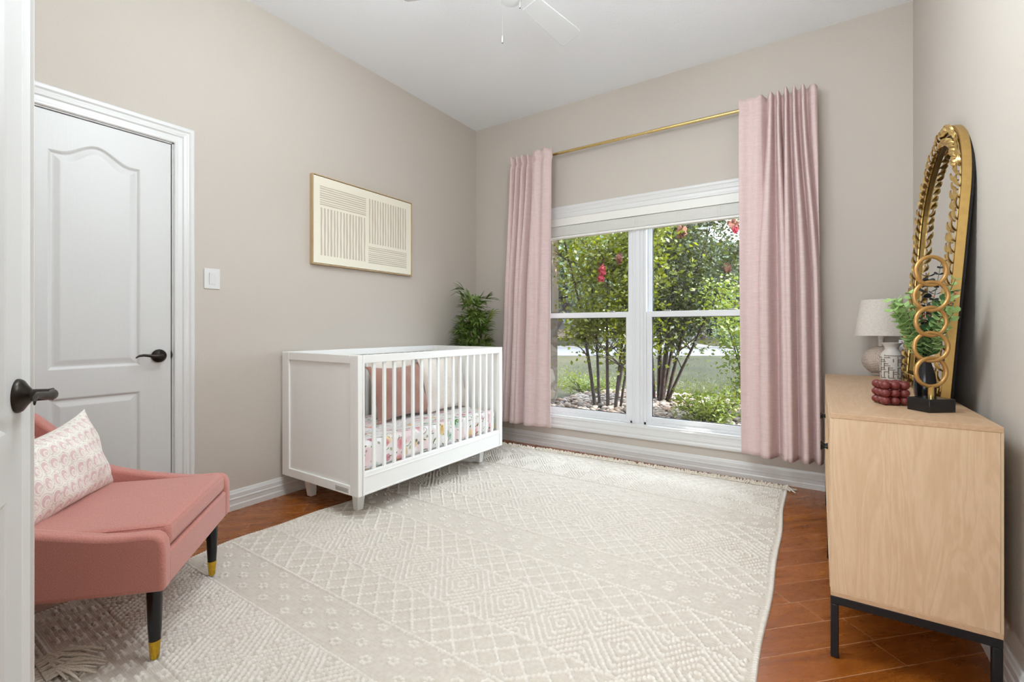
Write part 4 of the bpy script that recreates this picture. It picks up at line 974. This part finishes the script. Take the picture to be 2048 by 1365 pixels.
for rep in range(1):
    for (i, j, o_) in cells:
        th0 = 2*PI*i/16; z0 = 0.010+j*0.0215
        L = 2*PI/16*1.5; 
        def patch(a0, a1, za, zb):
            m = 6; ri = []
            for q in range(m+1):
                a = a0+(a1-a0)*q/m; ca, sa = math.cos(a), math.sin(a)
                ra, rb_ = vr(za), vr(zb); ri.append([(ca*(ra-0.002), sa*(ra-0.002), za), (ca*(ra+0.0007), sa*(ra+0.0007), za), (ca*(rb_+0.0007), sa*(rb_+0.0007), zb), (ca*(rb_-0.002), sa*(rb_-0.002), zb)])
            gv.loop(ri)
        if o_ == 'h':
            patch(th0, th0+L, z0, z0+0.0042); patch(th0, th0+0.09, z0, z0+0.018)
        else:
            patch(th0, th0+0.09, z0, min(0.132, z0+0.036)); patch(th0, th0+L*0.7, min(0.128, z0+0.032), min(0.132, z0+0.0362))
gv.build('maze_grooves', VD, vs)
cd = thing('striped_card', (3.262, -0.40, TOPZ), 'small white card with dark red diagonal stripes between lamp and vase', 'card')
cb_ = MB().box((-0.028, -0.004, 0.0), (0.028, 0.004, 0.212)); cb_.build('card_sheet', plain('card_white', srgb(226, 222, 220), 0.5), cd, bevel=0.001)
cs = MB()
for k in range(3):
    x0_ = -0.020+k*0.011; v_ = [(x0_, -0.0046, 0.205), (x0_+0.005, -0.0046, 0.205), (x0_+0.019, -0.0046, 0.186), (x0_+0.014, -0.0046, 0.186)]
    cs.add(v_+[(x, -0.0040, z) for x, y, z in v_], [(0,1,2,3), (4,7,6,5), (0,4,5,1), (1,5,6,2), (2,6,7,3), (3,7,4,0)])
cs.build('card_stripes', plain('stripe_red', srgb(150, 84, 84), 0.5), cd)

# ================================================================== BUBBLE CANDLE
bc = MB(); rb = 0.0158; sp3 = 0.0293; e1 = Vector((math.cos(math.radians(20)), math.sin(math.radians(20)), 0)); e2 = Vector((-e1.y, e1.x, 0)); c0 = Vector((3.070, -1.545, TOPZ+rb*1.02))
for i in range(3):
    for j in range(3):
        for k in range(3): bc.ball(tuple(c0+e1*(i*sp3)+e2*(j*sp3)+Vector((0, 0, k*0.0278))), (rb*0.98, rb*0.98, rb*0.96), 18)
bo = bc.build('bubble_candle', plain('maroon_wax', srgb(112, 44, 40), 0.42, nscale=60, var=0.05), None, smooth=True)
tag(bo, 'dark red bubble cube candle at the front of the sideboard', 'candle')

# ================================================================== RING SCULPTURE
rs = thing('ring_sculpture', (3.183, -1.607, TOPZ), 'gold sculpture of five stacked rings on a black block', 'sculpture', rz=math.radians(40))
MB().box((-0.048, -0.038, 0), (0.048, 0.038, 0.044)).build('plinth', BLACKL, rs, bevel=0.0015)
MB().lathe([(0.0085, 0.044), (0.0085, 0.080), (0.010, 0.083)], n=20).build('post', BRASS, rs, smooth=True)
GP = plain('gold_paint', srgb(196, 152, 92), 0.38, metal=0.7, nscale=40, var=0.08)
for k in range(5):
    Rr = 0.0475; zc = 0.082+Rr+k*0.0845; tl = math.radians(-16+(5, -5, 5, -5, 5)[k])
    P = [(Rr*math.cos(a)*math.cos(tl), Rr*math.cos(a)*math.sin(tl), zc+Rr*math.sin(a)) for a in [2*PI*i/64 for i in range(64)]]
    MB().tube(P, 0.0062, 12, closed=True).build('ring', GP, rs, smooth=True)

# ================================================================== BLACK VASE AND STEMS
bv = MB().lathe([(0.020, 0), (0.024, 0.003), (0.031, 0.04), (0.033, 0.07), (0.029, 0.11), (0.018, 0.150), (0.0115, 0.185), (0.011, 0.215), (0.0135, 0.222), (0.011, 0.222), (0.008, 0.20), (0.008, 0.10)], (3.192, -1.437, TOPZ), n=40).build('bottle_vase', BLACKL, None, smooth=True)
tag(bv, 'glossy black bottle vase behind the ring sculpture', 'vase')
bq = thing('faux_bouquet', (3.192, -1.437, TOPZ+0.21), 'bouquet of artificial eucalyptus and coral sprigs in the black vase', 'flowers')
EU = m_leaf('eucalyptus_light', srgb(136, 178, 98), srgb(196, 220, 150), 0.15); EG = m_leaf('eucalyptus_green', srgb(48, 92, 50), srgb(112, 150, 88), 0.1); EB = m_leaf('eucalyptus_black', srgb(30, 36, 40), srgb(58, 66, 72), 0); CO = plain('coral_sprig', srgb(206, 130, 100), 0.6, nscale=60, var=0.1)
STG = plain('stem_green', srgb(96, 104, 70), 0.6)
def round_leaf(mb, c, d, nrm, s):
    d = d.normalized(); q = d.cross(nrm).normalized(); nn = q.cross(d)
    N = 10; ring = [c+d*(s*0.5+s*0.5*math.cos(2*PI*i/N))+q*(s*0.42*math.sin(2*PI*i/N))+nn*(s*0.06*math.cos(4*PI*i/N)) for i in range(N)]
    mb.loop([[tuple(p-nn*0.0004) for p in ring], [tuple(p+nn*0.0004) for p in ring]])
def sprig(tip, mat, leafs, ls, kind='round', seed=0, bend=0.3, n0=0.3):
    R = random.Random(seed); tip = Vector(tip); P = []
    for i in range(9):
        t = i/8; P.append(Vector((tip.x*t**(1+bend), tip.y*t**(1+bend), -0.08*(1-t)+tip.z*t**(0.9))))
    st_ = MB().tube(P, [0.0018*(1-0.5*i/8) for i in range(9)], 5).build('stem', STG, bq, smooth=True)
    lf_ = MB()
    for k in range(leafs):
        t = n0+(1-n0)*k/(leafs-1); x = t*8; i = min(7, int(x)); c = P[i].lerp(P[i+1], x-i); d = (P[i+1]-P[i]).normalized()
        if kind == 'round':
            for sg in (0, 1):
                a = k*1.9+sg*PI; o = d.orthogonal().normalized(); o2 = d.cross(o); rad = o*math.cos(a)+o2*math.sin(a); s = ls*1.3*(1.15-0.50*t)*R.uniform(0.85, 1.15)
                round_leaf(lf_, c+rad*0.001, rad*0.85+d*0.5, (d+rad*0.2).normalized(), s)
        else:
            for sg in range(5):
                a = R.uniform(0, 2*PI); o = d.orthogonal().normalized(); o2 = d.cross(o); rad = o*math.cos(a)+o2*math.sin(a)
                lf_.ball(tuple(c+rad*ls*0.5*(1.1-0.5*t)), ls*0.32*(1.1-0.4*t), 6)
    lf_.build('leaves', mat, st_, smooth=False)
# screen-left is roughly -x-y, screen-right is +x+y (kept clear of mirror and wall)
for i, a in enumerate([((-0.085, -0.045, 0.17), EU, 9, 0.030), ((-0.10, -0.06, 0.165), EU, 9, 0.028), ((0.045, -0.14, 0.17), EU, 9, 0.028), ((-0.07, -0.09, 0.15), EU, 9, 0.026), ((-0.095, -0.075, 0.13), EU, 9, 0.030), ((-0.045, -0.03, 0.19), EU, 8, 0.026), ((-0.06, -0.06, 0.09), EU, 7, 0.030),
                       ((0.012, 0.02, 0.255), EB, 9, 0.030), ((0.040, -0.03, 0.30), EB, 9, 0.018), ((0.035, -0.06, 0.15), EG, 8, 0.036), ((0.05, -0.10, 0.19), EG, 9, 0.030), ((0.06, -0.12, 0.23), EU, 9, 0.020), ((0.02, -0.05, 0.08), EG, 6, 0.038), ((-0.01, -0.05, 0.06), EG, 6, 0.036), ((0.055, -0.13, 0.12), EU, 8, 0.026)]):
    sprig(a[0], a[1], a[2]+3, a[3], 'round', i)
sprig((0.06, -0.13, 0.185), CO, 16, 0.012, 'sprig', 20, n0=0.55); sprig((0.02, -0.02, 0.18), CO, 14, 0.010, 'sprig', 21, n0=0.4); sprig((-0.005, -0.03, 0.13), CO, 10, 0.010, 'sprig', 22, n0=0.4)

# ================================================================== CORNER PLANT (faux bamboo)
pl = thing('bamboo_plant', (0.235, -0.33, 0), 'tall green bamboo plant in the corner behind the crib', 'plant')
MB().lathe([(0.10, 0.0005), (0.12, 0.02), (0.14, 0.24), (0.145, 0.26), (0.135, 0.26), (0.125, 0.23), (0.02, 0.22)], n=32).build('pot', plain('pot_grey', srgb(190, 184, 176), 0.6), pl, smooth=True)
BG = m_leaf('bamboo_leaf', srgb(92, 128, 54), srgb(160, 184, 98), 0.25); BG2 = m_leaf('bamboo_leaf_yellow', srgb(120, 146, 50), srgb(176, 186, 90), 0.1); BSTEM = plain('bamboo_cane', srgb(150, 140, 66), 0.5)
def blade(mb, c, d, L, wd, droop):
    d = d.normalized(); q = d.cross(Vector((0, 0, 1))); q = q.normalized() if q.length > 1e-3 else Vector((1, 0, 0)); rows = []; N = 5
    for i in range(N+1):
        t = i/N; w_ = wd*math.sin(PI*(0.08+0.92*t))**0.7*(1-t*0.15) if t < 1 else 0.0003; cc = c+d*(L*t)-Vector((0, 0, droop*L*t*t))
        rows.append([cc-q*w_+Vector((0, 0, w_*0.35)), cc, cc+q*w_+Vector((0, 0, w_*0.35)), cc-Vector((0, 0, 0.0006))])
    mb.loop([[tuple(p) for p in r] for r in rows])
R = random.Random(12)
for k in range(8):
    bx, by = R.uniform(-0.05, 0.05), R.uniform(-0.05, 0.05); lx_, ly_ = R.uniform(-0.08, 0.10), R.uniform(-0.10, 0.05); hh = (1.36, 1.28, 1.20, 1.15, 1.30, 1.05, 1.32, 1.22)[k]
    P = [Vector((bx+lx_*(i/7)**2, by+ly_*(i/7)**2, 0.22+(hh-0.22)*i/7)) for i in range(8)]
    cs_ = MB().tube(P, [0.006-0.0005*i for i in range(8)], 6).build('cane', BSTEM, pl, smooth=True)
    lf_ = MB()
    for j in range(19):
        z = 0.50+(hh-0.50)*j/18; t = (z-0.22)/(hh-0.22)*7; i = min(6, int(t)); c = P[i].lerp(P[i+1], t-i); an = R.uniform(0, 2*PI)
        tw = Vector((math.cos(an), math.sin(an), R.uniform(0.3, 0.9))); e = c+tw.normalized()*R.uniform(0.04, 0.14); lf_.tube([tuple(c), tuple(e)], 0.0012, 4)
        for m in range(9):
            d = Vector((math.cos(an)+R.uniform(-0.9, 0.9), math.sin(an)+R.uniform(-0.9, 0.9), R.uniform(-0.1, 1.1))); L = R.uniform(0.09, 0.15)
            tip = e+d.normalized()*L
            if tip.x+0.235 < 0.02 or tip.y-0.33 > -0.02: d.x = abs(d.x); d.y = -abs(d.y); 
            blade(lf_, e, d, L, R.uniform(0.0075, 0.0115), R.uniform(0.05, 0.45))
    lf_.build('leaves', BG, cs_, smooth=False)
lf_ = MB()
for m in range(11): blade(lf_, Vector((0.14+0.008*m, -0.02, 1.12+0.008*m)), Vector((R.uniform(0.6, 1.0), R.uniform(-0.3, 0.1), R.uniform(0.1, 1.1))), R.uniform(0.10, 0.16), 0.009, 0.3)
lf_.tube([(0.03, -0.02, 0.98), (0.14, -0.02, 1.12), (0.23, -0.02, 1.21)], 0.0015, 5); lf_.build('yellow_shoot', BG2, pl, smooth=False)

# ================================================================== CURTAINS, ROD, BLIND
def curtain(name, x0t, x1t, x0b, x1b, zt, zb, folds, label, seed, edge=None):
    root = thing(name, ((x0t+x1t)/2, -0.09, zb), label, 'curtain', 'blush window curtains')
    n, m = 240, 70; U = np.linspace(0, 1, n)[:, None]; S = np.linspace(0, 1, m)[None, :]      # S: 0 top, 1 bottom
    xl = x0t+(x0b-x0t)*S**1.3; xr = x1t+(x1b-x1t)*S**1.3; X = xl+(xr-xl)*U; D = np.zeros_like(X)
    for (ut, ub, wt, wb, at_, ab) in folds:
        k = np.clip(S*1.8, 0, 1); k = k*k*(3-2*k); c = ut+(ub-ut)*k; w = wt+(wb-wt)*k; a = at_+(ab-at_)*k
        D = np.maximum(D, a*np.exp(-np.abs((U-c)/w)**3.2))
    if edge:
        e0, e1, e2, e3, dpt = edge; k = S; lo_ = e0+(e1-e0)*k; sm = np.clip((U-lo_)/(e2), -1, 1)*e3; q = 0.5-0.5*sm; D = np.maximum(D, dpt*(q*q*(3-2*q))+0.004*np.sin(U*31+S*2))
    G = np.random.default_rng(seed); ph = G.uniform(0, 6, 3)
    D += 0.0020*np.sin(U*23+ph[0]+S*3)+0.006*np.sin(S*5+ph[1]+U*4)*S
    pinch = np.exp(-((S-0.030)/0.010)**2); D = D*(1-0.35*pinch)
    Y = -0.102-D*1.6
    Z = zt-(zt-zb)*S+0*U; Z = Z+(1-S)**14*0.006*np.sin(U*40+ph[2])
    V = np.stack([X.ravel(), Y.ravel(), Z.ravel()], 1)
    V[:, 0] -= root.location.x; V[:, 1] -= root.location.y; V[:, 2] -= root.location.z
    o = np_mesh('curtain_panel', V, grid_faces(n, m), CURTAIN, root)
    sd = o.modifiers.new('thick', 'SOLIDIFY'); sd.thickness = 0.003; sd.offset = 0
    # hem seam
    return root
# folds: (u top, u bottom, width top, width bottom, depth top, depth bottom)
curtain('curtain', 0.495, 0.955, 0.392, 0.952, 2.628, 0.212,
        [(0.07, 0.05, 0.035, 0.07, 0.034, 0.040), (0.20, 0.11, 0.030, 0.06, 0.040, 0.040), (0.33, 0.29, 0.030, 0.07, 0.040, 0.058), (0.45, 0.36, 0.032, 0.06, 0.038, 0.055), (0.62, 0.60, 0.045, 0.12, 0.042, 0.066)],
        'blush pink curtain hanging left of the window, beside the plant', 3, (0.60, 0.50, 0.05, -1, 0.046))
curtain('curtain', 2.413, 2.862, 2.428, 2.895, 2.628, 0.212,
        [(0.42, 0.33, 0.034, 0.105, 0.052, 0.075), (0.52, 0.575, 0.024, 0.062, 0.056, 0.068), (0.62, 0.625, 0.024, 0.065, 0.060, 0.072), (0.72, 0.81, 0.024, 0.062, 0.060, 0.064), (0.83, 0.955, 0.026, 0.045, 0.058, 0.048), (0.95, 1.04, 0.05, 0.03, 0.030, 0.03)],
        'wider blush pink curtain hanging right of the window, above the sideboard', 8, (0.34, 0.38, 0.05, 1, 0.042))
rod = thing('curtain_rod', (1.64, -0.09, 2.594), 'slim brass curtain rod above the window', 'curtain rod')
ML = Matrix.Rotation(PI/2, 4, 'Y')
def rodseg(nm, x0, x1, r): return MB().lathe([(r, x0), (r, x1)], n=20, M=ML).build(nm, BRASS, rod, smooth=True)
rodseg('outer_tube', -1.13, -0.045, 0.0115); rodseg('inner_tube', -0.06, 0.14, 0.0095); rodseg('outer_tube', 0.125, 1.215, 0.0115)
for x in (-1.10, 1.18):
    MB().box((x-0.006, 0.0, -0.012), (x+0.006, 0.088, 0.0)).box((x-0.012, 0.083, -0.03), (x+0.012, 0.09, 0.03)).build('bracket', BRASS, rod)

BLW = plain('blind_white', srgb(232, 230, 224), 0.45, nscale=3, var=0.01)
bl = thing('window_blind', (1.64, 0.03, 1.87), 'white slatted blind raised into a stack at the window head', 'blind')
xa, xb = -0.875, 0.875
MB().box((xa, -0.028, 0.115), (xb, 0.024, 0.176)).box((xa, -0.034, 0.108), (xb, -0.028, 0.178)).build('valance', BLW, bl, bevel=0.002)
for k in range(22):
    z = 0.022+k*0.0038
    s_ = MB().box((xa+0.005, -0.025+0.0008*(k % 3), z), (xb-0.005, 0.024, z+0.0028)); s_.build('slat', BLW, bl)
MB().box((xa+0.004, -0.027, 0.0), (xb-0.004, 0.025, 0.019)).build('bottom_rail', BLW, bl, bevel=0.003)
for x in (-0.66, -0.33, 0.0, 0.33, 0.62):
    c_ = MB()
    for dx in (-0.010, 0.010):
        c_.tube([(x+dx+0.004*math.sin(i*2.1), -0.0285-0.002*abs(math.sin(i*1.3)), 0.006+i*0.0105) for i in range(11)], 0.0012, 5)
    c_.build('ladder_cord', CREAMF, bl)

# ================================================================== WALL ART, SWITCH, FAN
FW_ = m_wood('pale_frame_wood', 'z', (206, 182, 142), (186, 158, 116))
wa = thing('wall_art', (0.0, -1.364, 1.506), 'framed cream art print of taupe stripe blocks on the left wall', 'picture')
aw, ah, ad = 0.456, 0.612, 0.036
MB().box((0.001, -aw, 0), (ad, -aw+0.006, ah)).box((0.001, aw-0.006, 0), (ad, aw, ah)).box((0.001, -aw+0.006, 0), (ad, aw-0.006, 0.006)).box((0.001, -aw+0.006, ah-0.006), (ad, aw-0.006, ah)).build('frame', FW_, wa, bevel=0.0008)
cv = MB().box((0.004, -aw+0.010, 0.010), (ad-0.005, aw-0.010, ah-0.010), 0)
R = random.Random(6); XF = ad-0.0046
def stripes(y0, y1, z0, z1, vertical, n):
    L = (y1-y0) if vertical else (z1-z0); p_ = L/n
    for i in range(n):
        a = (y0 if vertical else z0)+p_*i+p_*0.2+R.uniform(-0.05, 0.05)*p_; w_ = p_*R.uniform(0.42, 0.62); K = 10
        lo, hi = [], []
        for q in range(K+1):
            t = q/K; b = (z0+(z1-z0)*t) if vertical else (y0+(y1-y0)*t); wob = 0.03*p_*math.sin(q*1.7+i); lo.append((a+wob, b)); hi.append((a+w_+wob*0.4+0.06*p_*math.sin(q*0.9+i*2), b))
        poly = lo+hi[::-1]
        P3 = [(XF, s, t) if vertical else (XF, t, s) for s, t in poly]
        vs3 = P3+[(XF-0.001, y, z) for x, y, z in P3]; K1 = K+1; nn = 2*K1
        fs = []
        for q in range(K): fs.append((q, q+1, nn-2-q, nn-1-q))
        cv.add(vs3, fs, 1)
Zo = 1.506; Yo = -1.364
stripes(-1.764-Yo, -1.377-Yo, 1.912-Zo, 2.052-Zo, False, 9)
stripes(-1.764-Yo, -1.377-Yo, 1.571-Zo, 1.898-Zo, True, 15)
stripes(-1.355-Yo, -0.967-Yo, 1.715-Zo, 2.052-Zo, True, 15)
stripes(-1.355-Yo, -0.967-Yo, 1.560-Zo, 1.696-Zo, False, 9)
cv.build('canvas', [plain('canvas_cream', srgb(238, 232, 214), 0.85, nscale=300, var=0.02), plain('stripe_taupe', srgb(204, 192, 176), 0.85, nscale=200, var=0.04)], wa, recalc=False)

sw_ = thing('light_switch', (0, -2.425, 1.35), 'white rocker light switch on the wall right of the closet door', 'light switch')
MB().box((0.0002, -0.041, -0.058), (0.006, 0.041, 0.058)).build('wall_plate', TRIM, sw_, bevel=0.002)
rk = MB(); rk.add([(0.006, -0.0165, -0.033), (0.006, 0.0165, -0.033), (0.006, 0.0165, 0.033), (0.006, -0.0165, 0.033), (0.008, -0.0165, -0.033), (0.008, 0.0165, -0.033), (0.013, 0.0165, 0.033), (0.013, -0.0165, 0.033)], [(0,3,2,1),(4,5,6,7),(0,1,5,4),(1,2,6,5),(2,3,7,6),(3,0,4,7)]); rk.build('rocker', TRIM, sw_, bevel=0.0008)

fan = thing('ceiling_fan', (1.672, -1.872, 2.60), 'white three-blade ceiling fan at the centre of the ceiling', 'fan')
FWH = plain('fan_white', srgb(214, 214, 213), 0.35, nscale=3, var=0.01)
MB().lathe([(0.065, 0.449), (0.065, 0.41), (0.05, 0.385), (0.018, 0.375), (0.014, 0.37), (0.014, 0.24), (0.03, 0.235), (0.11, 0.215), (0.125, 0.19), (0.125, 0.10), (0.11, 0.075), (0.06, 0.065)], n=40).build('motor_housing', FWH, fan, smooth=True)
MB().lathe([(0.055, 0.066), (0.055, 0.012), (0.048, 0.002), (0.01, 0.0)], n=32).build('switch_housing', FWH, fan, smooth=True)
for k in range(3):
    an = math.radians(83.0+120*k); M = Matrix.Rotation(an, 4, 'Z') @ Matrix.Rotation(math.radians(-11), 4, 'X')
    mb = MB(); out = [(0.17, -0.050), (0.50, -0.066), (0.53, -0.064), (0.542, -0.050), (0.546, 0.050), (0.534, 0.064), (0.50, 0.066), (0.17, 0.050)]
    mb.loop([[tuple(M @ Vector((x, y, 0.085))) for x, y in out], [tuple(M @ Vector((x, y, 0.092))) for x, y in out]]); blade_o = mb.build('blade', FWH, fan, bevel=0.002)
    MB().box((0.09, -0.02, 0.088), (0.22, 0.02, 0.094), M=M).build('blade_iron', FWH, blade_o)
CH = plain('chain_metal', srgb(170, 168, 164), 0.4, 0.7)
for (dx, dy, zl) in ((-0.030, -0.024, -0.165), (0.040, 0.018, -0.005)):
    ch = MB().tube([(dx, dy, 0.02), (dx, dy, zl)], 0.0009, 6).build('pull_chain', CH, fan)
    MB().lathe([(0.002, zl), (0.0045, zl-0.006), (0.0045, zl-0.022), (0.0035, zl-0.033)], (dx, dy, 0), n=14).build('chain_fob', CH, ch, smooth=True)
    MB().ball((dx, dy, zl-0.035), 0.0022, 8).build('fob_tip', BLACKM, ch)
